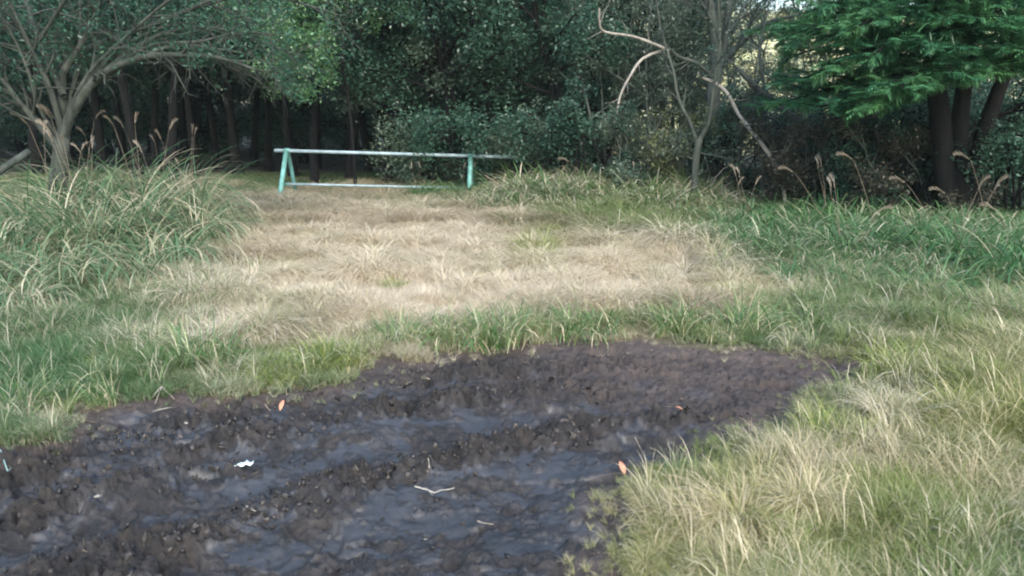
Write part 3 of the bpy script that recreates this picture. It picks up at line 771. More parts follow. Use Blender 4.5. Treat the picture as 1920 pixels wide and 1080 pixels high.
# ------------------------------------------------------------------ silver grass clumps with plumes
def plume_mesh(seed, L=0.30):
    r_ = np.random.RandomState(seed); mb = MB(); n = 64
    t = r_.rand(n); bendx = 0.35
    c = np.stack([bendx * L * t ** 2, 0 * t, L * t * (1 - 0.25 * t)], -1)
    ln_ = 0.09 * (0.5 + np.sin(np.pi * np.clip(t, .05, .95)))
    az = r_.rand(n) * 2 * math.pi
    d = np.stack([np.cos(az) * .20 + .18, np.sin(az) * .20, 0.9 + 0 * az], -1); d /= np.linalg.norm(d, axis=1)[:, None]
    sdv = np.cross(d, np.stack([np.cos(az + 1), np.sin(az + 1), 0.2 + 0 * az], -1)); sdv /= np.linalg.norm(sdv, axis=1)[:, None]
    w_ = 0.0030
    V = np.stack([c - sdv * w_ * .4, c + d * ln_[:, None] * .5 - sdv * w_, c + d * ln_[:, None], c + d * ln_[:, None] * .5 + sdv * w_], 1).reshape(-1, 3)
    b = np.arange(n)[:, None] * 4 + np.arange(4)[None, :]
    mb.add(V, b, np.repeat(r_.rand(n), 4))
    return mb.mesh('plume')
PLUMES = [plume_mesh(i) for i in range(3)]
for m_ in PLUMES: m_.materials.append(M['plume'])

def silver_variant(seed, n, h, rad, bend, mat, wd=0.017, spread=0.6, stems=6, lean=(0, 0), plumeh=1.15):
    r_ = random.Random(seed)
    root = empty('silver_grass_clump' if mat is M['silver_blade'] else 'grass_clump', (0, 0, 0))
    bm_ = blade_mesh('leaf_blades', [blades(n, rad, h, 0.6, wd, bend, 8, lean, seed, spread, 1.5, azr=4.5), blades(n // 2, rad * 1.3, h * 0.7, 0.5, wd * 0.9, bend * 1.3, 6, lean, seed + 1, spread * 1.3, 1.3, azr=6)])
    link('leaf_blades', bm_, mat, root)
    for i in range(stems):
        a = r_.random() * 6.28; rr_ = rad * r_.random(); H = h * plumeh * (0.8 + 0.35 * r_.random())
        dx, dy = math.cos(a) * 0.16 + lean[0] * .25 + (r_.random() - .5) * .1, math.sin(a) * 0.16 + lean[1] * .25
        pts = [(rr_ * math.cos(a), rr_ * math.sin(a), 0)]
        for q in (0.35, 0.7, 1.0): pts.append((pts[0][0] + dx * H * q ** 1.6, pts[0][1] + dy * H * q ** 1.6, H * q * (1 - 0.06 * q)))
        mb = MB(); mb.tube(pts, [.0045, .004, .003, .002], 4, 0.3)
        st = link('stem', mb.mesh('stem'), M['plume'], root)
        pl = link('plume', PLUMES[i % 3], None, root, pts[-1]); pl.rotation_euler = (r_.uniform(-.25, .25), r_.uniform(0, .5), math.atan2(dy, dx) + r_.uniform(-.6, .6))
        s_ = 0.45 + 0.35 * r_.random(); pl.scale = (s_, s_, s_)
    return root
SG = [silver_variant(301, 320, 1.65, 0.34, 1.75, M['silver_blade'], 0.0145, stems=2, plumeh=.88), silver_variant(311, 270, 1.4, 0.34, 2.1, M['silver_blade'], 0.017, .8, 0),
      silver_variant(321, 280, 1.6, 0.30, 1.5, M['silver_blade'], 0.013, .5, 3, plumeh=.92)]
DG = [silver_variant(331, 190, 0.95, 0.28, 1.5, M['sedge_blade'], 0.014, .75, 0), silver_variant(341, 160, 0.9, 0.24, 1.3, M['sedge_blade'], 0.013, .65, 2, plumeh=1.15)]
first = {}
def put(src, px, py, s_, label, cat, group, rz=None, Y=None):
    g_ = G(px, py); r_ = random.Random(px * 7 + py)
    loc = (g_[0], g_[1], gz(g_[0], g_[1]) - 0.01); rz = r_.random() * 6.28 if rz is None else rz
    if src.name not in first:
        first[src.name] = 1; o = src; o.location = loc; o.rotation_euler = (0, 0, rz); o.scale = (s_,) * 3
    else: o = copy_tree(src, loc, rz, s_)
    tag(o, label, cat, group, 'thing'); return o

gl = 'silver grass clumps at the left of the clearing'
SIL = [
    (385, 470, 0, 0.95, 'silver grass clump nearest the dry patch, right end of the left stand'),
    (330, 505, 1, 0.95, 'silver grass clump with pale drooping blades in front of the left stand'),
    (250, 480, 0, 1.10, 'tall green silver grass clump in the middle of the left stand'),
    (190, 500, 2, 1.0, 'silver grass clump with upright plumes left of the stand centre'),
    (110, 470, 0, 1.1, 'silver grass clump below the fork of the spreading tree'),
    (300, 445, 2, 1.15, 'plumed silver grass clump behind the stand centre, against the dark wood'),
    (400, 430, 2, 1.05, 'plumed silver grass clump nearest the turquoise barrier'),
    (30, 500, 1, 0.95, 'low silver grass clump below the grey pole at the left edge'),
    (60, 590, 1, 0.62, 'small bleached silver grass clump in front at the left edge'),
    (-30, 560, 1, 0.8, 'bleached silver grass clump cut by the left edge'),
    (455, 445, 1, 0.7, 'short silver grass clump left of the barrier foot'),
    (180, 440, 2, 1.2, 'tall plumed clump beside the spreading tree trunk'),
    (240, 430, 0, 1.25, 'silver grass clump at the back left, under the arching limb'),
    (140, 545, 1, 0.8, 'drooping silver grass clump on the near side of the left stand'),
    (345, 420, 0, 1.15, 'silver grass clump in the back row, right of the arching limb base'),
    (270, 540, 1, 0.75, 'short bleached clump at the foot of the left stand'),
    (-60, 470, 0, 1.1, 'silver grass clump standing just past the left edge'),
]
for px, py, v, s_, lab in SIL: put(SG[v], px - 25 - (px > 380) * 15, py, s_ * 0.93, lab, 'silver grass', gl)
gr_ = 'deep green grass clumps under the conifer'
SED = [
    (1370, 440, 1, .8, 'green grass clump at the left end of the right-hand stand'), (1440, 470, 0, .85, 'broad green grass clump below the leaning brown trunk'),
    (1520, 455, 0, .95, 'deep green grass clump right of the leaning trunk'), (1600, 490, 1, .95, 'grass clump with two plumes in front of the dark thicket'),
    (1680, 480, 0, 1.0, 'arching green clump before the conifer shade'), (1760, 500, 1, 1.0, 'green clump with plumes straight below the conifer trunks'),
    (1840, 510, 0, 1.05, 'arching green clump right of the conifer trunks'), (1900, 540, 1, 1.0, 'green clump against the right edge'),
    (1740, 560, 0, .7, 'low green clump in front of the conifer stand'), (1600, 540, 0, .65, 'low green clump in front, left of the conifer'),
    (1270, 425, 1, .7, 'small green clump at the foot of the slim grey tree'), (1190, 405, 0, .75, 'green weedy clump left of the slim grey tree'),
    (1090, 395, 1, .8, 'tall plumed green clump right of the barrier end'), (990, 392, 0, .75, 'green clump under the right end of the barrier'),
    (920, 400, 1, .55, 'green clump hiding the foot of the right barrier leg'), (1500, 540, 0, .6, 'low green clump at the right side of the dry grass'),
    (1840, 590, 0, .6, 'low clump in the right foreground turf'), (850, 385, 0, .5, 'small green clump in front of the lower barrier rail'), (790, 374, 1, .75, 'clump hiding the middle of the lower barrier rail'), (830, 373, 0, .85, 'clump just left of the right barrier leg'), (872, 373, 1, .72, 'clump against the right barrier leg'),
    (1420, 435, 1, .95, 'tall weedy clump behind the left end of the right-hand stand'), (1490, 425, 0, 1.05, 'tall weedy clump in the shade right of the leaning trunk'), (1570, 430, 1, 1.05, 'weedy clump at the dark thicket edge'), (1210, 392, 1, .85, 'tall weedy clump behind the slim tree foot'), (1040, 380, 0, .85, 'weedy clump behind the barrier end'),
]
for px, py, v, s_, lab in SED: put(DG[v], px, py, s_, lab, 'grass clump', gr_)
# single plumed stalks that nod against the dark under the conifer
def nodding(px, py, tx, ty, label):
    g_ = G(px, py); Y = g_[1]; top = P(tx, ty, Y); base = np.array([g_[0], g_[1], gz(g_[0], g_[1])])
    root = empty('plumed_stalk', base); mid = base + (top - base) * 0.6 + np.array([0, 0, 0.12])
    t = np.linspace(0, 1, 8)[:, None]; pts = (1 - t) ** 2 * base + 2 * t * (1 - t) * mid + t * t * top - base
    mb = MB(); mb.tube(pts, np.linspace(.005, .002, 8), 4, .4); link('stem', mb.mesh('stem'), M['plume'], root)
    pl = link('plume', PLUMES[px % 3], None, root, pts[-1]); d = pts[-1] - pts[-2]
    sg = 1 if d[0] > 0 else -1
    pl.rotation_euler = (0, sg * 0.9, 0 if sg > 0 else 0); pl.scale = (.8 * sg, .8, .8)
    tag(root, label, 'grass stalk', 'plumed stalks against the conifer shade', 'thing')
for a in [(1770, 470, 1700, 345, 'nodding plumed stalk arching left before the conifer shade'), (1860, 470, 1820, 300, 'tallest plumed stalk, right of the conifer trunks'),
          (1650, 460, 1600, 300, 'thin plumed stalk left of the conifer trunks'), (1900, 480, 1870, 395, 'short plumed stalk near the right edge'),
          (1800, 470, 1775, 365, 'plumed stalk directly below the conifer trunks'), (1560, 450, 1490, 325, 'brown plumed stalk by the leaning trunk'),
          (1110, 400, 1070, 305, 'pale plumed stalk right of the barrier end'), (1610, 470, 1640, 400, 'short upright stalk before the dark thicket')]: nodding(*a)

# ------------------------------------------------------------------ trees
def wobble(p0, d, L, n, r_, wob=0.18, grav=0.0):
    d = np.array(d, float); d /= np.linalg.norm(d); pts = [np.array(p0, float)]
    for i in range(n):
        d = d + (r_.rand(3) - 0.5) * wob * 2 + np.array([0, 0, grav]); d /= np.linalg.norm(d)
        pts.append(pts[-1] + d * L / n)
    return np.array(pts)

def perp_dir(d, r_, ang, up=0.0):
    d = d / (np.linalg.norm(d) + 1e-9); v = r_.randn(3); v -= d * v.dot(d); v /= np.linalg.norm(v)
    o = d * math.cos(ang) + v * math.sin(ang) + np.array([0, 0, up]); return o / np.linalg.norm(o)

def subdivide_branch(pts, rad, r_, nsub, lsub, rsub, ang=0.9, up=0.1, start=0.25, wob=0.2, grav=0.0, n=4):
    out = []
    for i in range(nsub):
        t = start + (1 - start) * (i + r_.rand()) / nsub; f = t * (len(pts) - 1); k = min(int(f), len(pts) - 2); fr = f - k
        p = pts[k] * (1 - fr) + pts[k + 1] * fr; d = pts[k + 1] - pts[k]
        L = lsub * (0.6 + 0.6 * r_.rand()) * (1.15 - 0.5 * t)
        r0 = min(rsub, (rad[k] * (1 - fr) + rad[k + 1] * fr) * 0.7)
        q = wobble(p, perp_dir(d, r_, ang * (0.7 + 0.6 * r_.rand()), up), L, n, r_, wob, grav)
        out.append((q, np.linspace(r0, r0 * 0.25, len(q))))
    return out

def leaf_cloud(C_, r_, size=0.06, aspect=0.5, up=0.6, clump=None, var_seed=0):
    """rhombic folded leaves with their stalk at the points C_"""
    n = len(C_)
    d = r_.randn(n, 3) * np.array([1, 1, 0.55]); d[:, 2] -= 0.25; d /= np.linalg.norm(d, axis=1)[:, None]
    nn = r_.randn(n, 3) * (1 - up) + np.array([0, 0, 1.0]) * up; s_ = np.cross(d, nn); s_ /= np.linalg.norm(s_, axis=1)[:, None] + 1e-9
    nv = np.cross(s_, d)
    L = size * (0.6 + 0.8 * r_.rand(n))[:, None]; W_ = L * aspect * 0.5
    V = np.stack([C_, C_ + d * L * .45 + s_ * W_ + nv * W_ * .35, C_ + d * L, C_ + d * L * .45 - s_ * W_ + nv * W_ * .35], 1).reshape(-1, 3)
    Fc = np.arange(n)[:, None] * 4 + np.arange(4)[None, :]
    var = r_.rand(n) * 0.55
    if clump is not None: var = var + clump * 0.45
    return V, Fc, np.repeat(var, 4)

def along(pts, k, r_, jit, t0=0.2):
    t = t0 + (1 - t0) * r_.rand(k); f = t * (len(pts) - 1); i = np.minimum(f.astype(int), len(pts) - 2); fr = (f - i)[:, None]
    return pts[i] * (1 - fr) + pts[i + 1] * fr + r_.randn(k, 3) * jit

def make_tree(name, trunks, limbs, leaf_m, bark_m, seed, nsub=7, lsub=0.9, ntw=6, ltw=0.35, per=9, size=0.06, aspect=.5, jit=0.05, up=0.1, upn=.6,
              sides=7, cut=None, ang=0.9, rsub=.02):
    """trunks, limbs: lists of (pts, radii). Sub-branches, twigs and leaves grow on the limbs."""
    r_ = np.random.RandomState(seed); bk = MB(); C_, cl = [], []
    for p, r in trunks: bk.tube(p, r, max(sides, 8), rough=.12)
    for p, r in limbs:
        bk.tube(p, r, 6, rough=.1)
        for q, rq in subdivide_branch(p, r, r_, nsub, lsub, rsub, ang, up):
            bk.tube(q, rq, 4, cap=False)
            c = r_.rand()
            for u, ru in subdivide_branch(q, rq, r_, ntw, ltw, .006, .9, 0.0, .1, .25, -0.05, 3):
                bk.tube(u, np.linspace(.005, .002, len(u)), 3, cap=False)
                a = along(u, per, r_, jit); C_.append(a); cl.append(np.full(len(a), c))
    C_ = np.concatenate(C_); cl = np.concatenate(cl)
    if cut is not None:
        k = cut(C_); C_, cl = C_[k], cl[k]
    V, Fc, var = leaf_cloud(C_, r_, size, aspect, upn, cl)
    return bk.mesh('trunk'), new_mesh('crown', V, Fc, {'var': var})

def generic(seed, H, tr, clear, spread, nl, tilt=0.0, limb_el=(0.2, 0.9), stems=1):
    r_ = np.random.RandomState(seed); trunks, limbs = [], []
    for s_ in range(stems):
        d0 = np.array([r_.randn() * (.10 + .12 * (stems > 1)), r_.randn() * (.10 + .12 * (stems > 1)), 1.0])
        b = np.array([r_.randn() * .12, r_.randn() * .12, -0.1]) * (stems > 1) + np.array([0, 0, -.05])
        tp = wobble(b, d0, H * (1 - .2 * r_.rand()), 9, r_, 0.09); rad = np.linspace(tr, tr * .25, len(tp)); rad[0] *= 1.35
        trunks.append((tp, rad))
        for i in range(nl // stems):
            t = clear + (1 - clear) * (i + r_.rand() * .7) / (nl // stems); f = t * (len(tp) - 1); k = min(int(f), len(tp) - 2)
            p = tp[k] + (tp[k + 1] - tp[k]) * (f - k); az = i * 2.4 + r_.rand() * .8; el = limb_el[0] + (limb_el[1] - limb_el[0]) * (t - clear) / (1 - clear + 1e-6)
            L = spread * (1.05 - .55 * ((t - clear) / (1 - clear)) ** 1.5) * (.75 + .5 * r_.rand())
            q = wobble(p, (math.cos(az) * math.cos(el), math.sin(az) * math.cos(el), math.sin(el)), L, 6, r_, .16, 0.02)
            limbs.append((q, np.linspace(min(tr * .5, .06), .012, len(q))))
    return trunks, limbs

def variant(kind, seed):
    if kind == 'high':      # tall forest tree with a clear trunk
        t, l = generic(seed, 7.5, .12, .40, 2.5, 16, limb_el=(0.15, 1.0))
        b, c = make_tree('x', t, l, None, None, seed + 1, 7, 1.0, 6, .45, 34, .10, .55, .14, .1)
    elif kind == 'mid':     # evergreen wall tree, leafy from 1 m up
        t, l = generic(seed, 6.2, .10, .12, 2.1, 20, limb_el=(0.0, 1.0), stems=2)
        b, c = make_tree('x', t, l, None, None, seed + 1, 6, .85, 6, .42, 36, .082, .5, .12, .05)
    elif kind == 'thin':    # open, twiggy grey-leaved tree
        t, l = generic(seed, 5.4, .05, .2, 1.7, 15, limb_el=(0.3, 1.0), stems=3)
        b, c = make_tree('x', t, l, None, None, seed + 1, 6, .7, 5, .38, 19, .07, .45, .07, .2)
    else:                   # shrub
        t, l = generic(seed, 1.7, .025, .08, .75, 18, limb_el=(0.3, 1.1), stems=5)
        b, c = make_tree('x', t, l, None, None, seed + 1, 5, .42, 5, .22, 12, .05, .5, .04, .2, rsub=.010)
    return b, c

TREES = {}
for kind, n_ in (('high', 3), ('mid', 3), ('thin', 3), ('shrub', 3)):
    for i in range(n_): TREES[(kind, i)] = variant(kind, 400 + 31 * i + 7 * len(kind))

def plant(kind, i, x, y, s_, leaf, bark, label, group, name=None, cat='tree', rz=None, sz=None):
    b, c = TREES[(kind, i)]; r_ = random.Random(int(x * 91 + y * 37))
    root = empty(name or ('forest_tree' if kind != 'shrub' else 'shrub'), (x, y, gz(x, y)), r_.random() * 6.28 if rz is None else rz,
                 (s_, s_, (sz or s_)))
    key = (kind, i, leaf)
    def dat(m_, mt, key):
        if key not in plant.cache:
            m2 = m_ if len(m_.materials) == 0 else m_.copy()
            if len(m2.materials): m2.materials[0] = mt
            else: m2.materials.append(mt)
            plant.cache[key] = m2
        return plant.cache[key]
    link('trunk', dat(b, M[bark], (kind, i, bark, 'b')), None, root)
    link('crown', dat(c, M[leaf], (kind, i, leaf, 'c')), None, root)
    tag(root, label, cat, group); return root
plant.cache = {}

def xw(px, Y): return P(px, 232, Y)[0]

# deep wood behind the hollow at the left: trunks stand clear under a closed canopy
gdeep = 'trees deep in the dark wood'
rr_ = random.Random(3)
HOLLOW = [(285, 23), (318, 20), (365, 21.5), (398, 25), (440, 22), (470, 27), (500, 24), (545, 21), (590, 26), (230, 26), (180, 22), (130, 27), (60, 21), (-20, 25), (650, 24), (340, 29), (250, 19), (-120, 20)]
HL = ['slender dark trunk right of the arching limb base, left of the next thin pair', 'thin dark trunk under the middle of the arching limb', 'straight dark trunk just right of the pale gap in the hollow',
      'thin trunk behind the tip half of the arching limb', 'dark trunk below the tip of the arching limb', 'faint far trunk just right of the arching limb tip', 'thin dark trunk left of the barrier post',
      'dark trunk straight above the left barrier post', 'faint far trunk right of the left barrier post', 'trunk in the shade close right of the spreading tree', 'dark trunk directly right of the spreading tree trunk',
      'dim trunk behind the spreading tree fork', 'dim trunk left of the spreading tree', 'dim trunk at the left edge of the wood', 'far trunk above the left third of the barrier', 'farthest thin trunk seen inside the pale gap',
      'dark trunk behind the plumes, left of the pale gap', 'dim trunk past the left edge of the picture']
for px, Yt in HOLLOW:
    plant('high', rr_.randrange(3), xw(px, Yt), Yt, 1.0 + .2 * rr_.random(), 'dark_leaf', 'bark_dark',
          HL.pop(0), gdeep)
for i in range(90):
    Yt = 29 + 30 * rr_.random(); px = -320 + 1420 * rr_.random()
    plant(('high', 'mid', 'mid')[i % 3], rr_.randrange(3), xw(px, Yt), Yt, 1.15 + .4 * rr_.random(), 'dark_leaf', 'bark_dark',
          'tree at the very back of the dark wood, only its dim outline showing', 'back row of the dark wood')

# evergreen wall in the middle
MID = [
    (585, 17.8, 0, 'bright', 'high', .82, 'tree with bright green low boughs over the left end of the barrier'),
    (650, 19.5, 1, 'dark', 'high', 1.0, 'evergreen with a clear dark trunk behind the left half of the barrier'),
    (722, 18.6, 2, 'dark', 'high', 0.95, 'dark-trunked evergreen straight above the middle of the barrier'),
    (800, 19.0, 2, 'grey', 'mid', 1.05, 'grey-green evergreen behind the right half of the barrier'),
    (860, 17.6, 1, 'dark', 'mid', .95, 'bushy evergreen above the right barrier leg'),
    (930, 18.2, 0, 'dark', 'mid', 1.0, 'dark evergreen above the right end of the barrier'),
    (1000, 17.6, 2, 'grey', 'mid', .95, 'greyish evergreen just right of the barrier'),
    (1060, 17.0, 1, 'dark', 'mid', .95, 'evergreen with two dark stems right of the barrier'),
    (1125, 18.5, 0, 'dark', 'mid', 1.0, 'evergreen at the right end of the dense wall of foliage'),
    (790, 22.0, 2, 'dark', 'mid', 1.3, 'taller evergreen in the second row above the barrier middle'),
    (880, 22.5, 1, 'grey', 'mid', 1.3, 'taller grey-green tree in the second row above the right barrier leg'),
    (1010, 21.5, 0, 'dark', 'mid', 1.25, 'taller dark tree in the second row right of the barrier'),
    (690, 23.8, 1, 'maple', 'high', 1.15, 'tree whose green boughs show above the left half of the barrier'),
]
gm = 'evergreens forming the wall behind the barrier'
for px, Yt, v, lf, kd, s_, lab in MID:
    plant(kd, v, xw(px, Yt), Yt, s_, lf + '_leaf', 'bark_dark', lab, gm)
# undergrowth at their feet
UND = [(800, 16.3, 1, 'dark', 'dark shrub behind the lower rail'),
       (870, 15.9, 2, 'dead', 'shrub with brown withered leaves above the right barrier leg'), (950, 15.6, 0, 'grey', 'grey-green shrub behind the barrier end'),
       (1020, 15.0, 1, 'grey', 'shrub right of the barrier end'), (1100, 14.8, 2, 'dark', 'dark leafy shrub at the wood edge'), (1175, 14.4, 0, 'grey', 'pale shrub left of the slim grey tree'),
       (1240, 14.2, 1, 'olive', 'olive shrub at the foot of the slim grey tree'), (1370, 14.0, 2, 'dark', 'dark shrub under the pale slanting branch'),
       (1430, 14.6, 0, 'grey', 'grey-green shrub where the pale slanting branch ends'), (1330, 15.6, 1, 'grey', 'pale shrub behind the dark forked tree'),
       (1460, 13.2, 2, 'dead', 'brown withered shrub at the foot of the leaning trunk'), (1530, 12.6, 0, 'dead', 'twiggy brown shrub left of the conifer thicket'),
       (1500, 15.5, 1, 'dark', 'dark shrub behind the leaning trunk'),
       (1600, 12.3, 1, 'dark', 'dark shrub at the left of the conifer thicket'), (1660, 12.0, 2, 'dead', 'brown shrub in the conifer thicket'), (1720, 11.8, 0, 'dark', 'dark shrub before the conifer trunks'),
       (1790, 11.5, 1, 'dead', 'withered shrub before the conifer trunks'), (1860, 11.3, 2, 'dark', 'dark shrub right of the conifer trunks'), (1930, 11.2, 0, 'dark', 'dark shrub at the right edge')]
for px, Yt, v, lf, lab in UND:
    if 680 < px < 1060: Yt += 1.9
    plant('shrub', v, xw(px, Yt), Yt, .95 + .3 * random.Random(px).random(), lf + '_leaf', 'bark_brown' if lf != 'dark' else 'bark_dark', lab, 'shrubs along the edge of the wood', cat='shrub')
THK = [(1590, 14.5, 1.25, 'left end of the thicket behind the conifer'), (1650, 14.0, 1.3, 'in the thicket left of the conifer trunks'), (1715, 13.6, 1.25, 'close behind the left conifer trunk'), (1775, 13.2, 1.2, 'between the two left conifer trunks'),
       (1835, 13.4, 1.3, 'between the right conifer trunks'), (1900, 13.0, 1.2, 'right of the right conifer trunk'), (1960, 12.5, 1.3, 'at the right edge behind the stalks'), (1545, 13.6, 1.1, 'right of the leaning brown trunk'), (1630, 16.0, 1.5, 'farther back left of the conifer trunks'), (1740, 15.5, 1.5, 'farther back behind the conifer trunks'), (1880, 15.5, 1.5, 'farther back right of the conifer trunks')]
for px, Yt, s_, lab in THK:
    plant('shrub', px % 3, xw(px, Yt), Yt, s_, 'dark_leaf', 'bark_dark', 'dark bush ' + lab, 'dark bushes behind the conifer', cat='shrub', name='bush')
# light trees between wall and conifer
THIN = [(1150, 15.8, 1, 'grey', .85, 'small twiggy tree at the right end of the evergreen wall'), (1225, 15.6, 0, 'grey', .85, 'twiggy grey-leaved tree left of the slim tree'), (1300, 17.2, 1, 'grey', .95, 'grey-leaved tree filling the space behind the slim tree'),
        (1385, 16.4, 2, 'grey', .75, 'low grey-leaved tree right of the forked tree'), (1190, 21, 2, 'dark', 1.1, 'dark-leaved thin tree behind the curved pale branch'), (1275, 21, 0, 'grey', 1.15, 'grey-leaved tree between the slim tree and the far bushes'),
        (1165, 17.5, 0, 'grey', 1.0, 'open grey-leaved tree right of the evergreen wall'), (1215, 19.0, 1, 'grey', 1.1, 'thin tree behind the curved pale branch'),
        (1270, 16.5, 2, 'grey', .95, 'thin grey-leaved tree left of the dark forked tree'), (1372, 19.5, 0, 'olive', .9, 'olive-leaved thin tree just right of the dark forked tree'),
        (1545, 19.0, 1, 'grey', .9, 'thin tree seen under the conifer boughs'), (1110, 22, 2, 'grey', 1.3, 'tall thin tree behind the evergreen wall end'),
        (1590, 20.0, 0, 'grey', 1.0, 'thin tree behind the conifer'), (1240, 24, 1, 'olive', 1.3, 'olive tree farther back behind the thin trees'),
        (1330, 23, 0, 'grey', 1.3, 'tall thin tree directly behind the dark forked tree'), (1700, 20, 2, 'grey', 1.2, 'thin tree seen between conifer trunks'), (1950, 19, 1, 'grey', 1.2, 'thin tree beyond the right edge')]
for px, Yt, v, lf, s_, lab in THIN:
    plant('thin', v, xw(px, Yt), Yt, s_, lf + '_leaf', 'bark_brown', lab, 'open trees between the evergreens and the conifer')
for px, Yt, s_, lab in [(1180, 27, 1.9, 'left end, behind the open thin trees'), (1290, 29, 1.7, 'left of the dark forked tree'), (1380, 31, 1.4, 'right of the dark forked tree'), (1520, 28, 1.9, 'left of the conifer, above the leaning trunk'),
                        (1600, 30, 2.0, 'under the left conifer boughs'), (1700, 27, 1.9, 'left of the conifer trunks'), (1820, 26, 2.0, 'seen between the conifer trunks'), (1920, 28, 2.0, 'right of all conifer trunks'), (1450, 33, 1.2, 'below the bright gap')]:
    plant('shrub', px % 3, xw(px, Yt), Yt, s_, 'grey_leaf', 'bark_brown', 'sunlit pale bush before the meadow, ' + lab, 'bushes before the meadow', cat='shrub')
for px, Yt, s_ in [(1060, 62, 2.0), (1250, 88, 1.6), (1330, 90, 1.0), (1560, 86, 1.9), (1680, 84, 2.0), (1800, 82, 2.0), (1180, 84, 1.8), (1950, 80, 2.0)]:
    plant('mid', px % 3, xw(px, Yt), Yt, s_, 'grey_leaf', 'bark_brown', 'round tree far off on top of the bright meadow slope', 'far trees on the meadow slope')

# ---- the spreading tree at the left
YL = 10.2
def pl3(px_list, r0, r1, Y0=YL, Y1=None, sub=3):
    """a limb through these pixels, its distance sliding from Y0 to Y1"""
    Y1 = Y0 if Y1 is None else Y1; n = len(px_list)
    K = np.array([P(a, b, Y0 + (Y1 - Y0) * i / (n - 1)) for i, (a, b) in enumerate(px_list)])
    t = np.linspace(0, n - 1, (n - 1) * sub + 1); out = []
    for q in t:                                       # Catmull-Rom
        i = min(int(q), n - 2); f = q - i; p0, p1, p2, p3 = K[max(i - 1, 0)], K[i], K[i + 1], K[min(i + 2, n - 1)]
        out.append(.5 * ((2 * p1) + (-p0 + p2) * f + (2 * p0 - 5 * p1 + 4 * p2 - p3) * f * f + (-p0 + 3 * p1 - 3 * p2 + p3) * f ** 3))
    out = np.array(out); return out, np.linspace(r0, r1, len(out))

base = P(108, 250, YL); base[2] = gz(base[0], base[1]) - .1
def hero(name, base, trunks, limbs, bare, leaf, bark, seed, label, cat='tree', extra=None, **kw):
    b, c = make_tree(name, [(p - base, r) for p, r in trunks], [(p - base, r) for p, r in limbs], None, None, seed, **kw)
    root = empty(name, base)
    link('trunk', b, M[bark], root); link('crown', c, M[leaf], root)
    if bare:
        for p, r, mt in bare:
            mb = MB(); mb.tube(p - base, r, 7, rough=.15); rb = np.random.RandomState(len(p))
            for q, rq in subdivide_branch(p - base, r, rb, 5, .5, .01, .8, .1, .2): mb.tube(q, rq * .7, 4, cap=False)
            link('branch', mb.mesh('branch'), M[mt], root)
    tag(root, label, cat); return root

tr = [(np.array([base, P(106, 400, YL), P(110, 330, YL), P(114, 285, YL), P(118, 250, YL)]), np.array([.17, .13, .115, .105, .09]))]
lb = [pl3([(116, 262), (135, 215), (165, 165), (205, 130), (265, 108), (330, 103), (410, 108), (482, 132)], .075, .015, YL, 9.6),
      pl3([(118, 258), (118, 190), (125, 120), (200, 78), (300, 40), (420, -10), (520, -40)], .07, .02, YL, 10.8),
      pl3([(112, 282), (75, 235), (35, 190), (5, 150), (-50, 100)], .06, .02, YL, 9.8),
      pl3([(118, 250), (95, 170), (60, 95), (30, 30), (0, -40)], .05, .015, YL, 9.7),
      pl3([(200, 132), (245, 95), (310, 62), (400, 52), (480, 75), (560, 105)], .04, .012, YL, 10.8),
      pl3([(122, 130), (160, 70), (185, 10), (200, -60), (230, -160)], .045, .012, YL, 10.0),
      pl3([(120, 180), (60, 40), (40, -80), (30, -200)], .05, .015, YL, 11.5),
      pl3([(300, 40), (380, 10), (470, -10), (560, 5), (640, 30)], .035, .01, 10.6, 11.5),
      pl3([(185, 10), (260, -60), (360, -120), (480, -140)], .04, .01, 10.0, 10.6),
      pl3([(60, 95), (110, 20), (150, -60), (160, -160)], .03, .01, YL, 9.0),
      pl3([(118, 238), (165, 140), (235, 70), (330, -10), (420, -60)], .035, .01, YL, 9.4), pl3([(114, 250), (138, 160), (150, 70), (148, -60)], .035, .01, YL, 10.8),
      pl3([(205, 130), (285, 84), (375, 78), (450, 60), (520, 66)], .025, .008, YL, 9.8), pl3([(112, 262), (72, 200), (52, 130), (20, 60), (-10, 20)], .03, .008, YL, 9.5),
      pl3([(265, 108), (330, 84), (410, 92), (470, 104), (540, 140)], .022, .007, 10.0, 10.4), pl3([(130, 215), (190, 120), (280, 60), (360, 40)], .03, .008, YL, 10.6)]
def cutL(C_):
    px, py = to_px(C_[:, 0] + base[0], C_[:, 1] + base[1], C_[:, 2] + base[2])
    n = vnoise(px, py, 1 / 60., 5)
    return (py < 138 - 35 * sstep(100, 330, px) + 60 * sstep(130, 40, px) + 85 * sstep(480, 560, px) + (n - .5) * 60)
hero('spreading_tree', base, tr, lb, [], 'maple_leaf', 'bark_grey', 501,
     'grey spreading tree at the left, one long limb arching right over the dark hollow', nsub=13, lsub=.95, ntw=7, ltw=.42, per=10, size=.060, aspect=.34, jit=.05, up=.05,
     cut=cutL, rsub=.02)

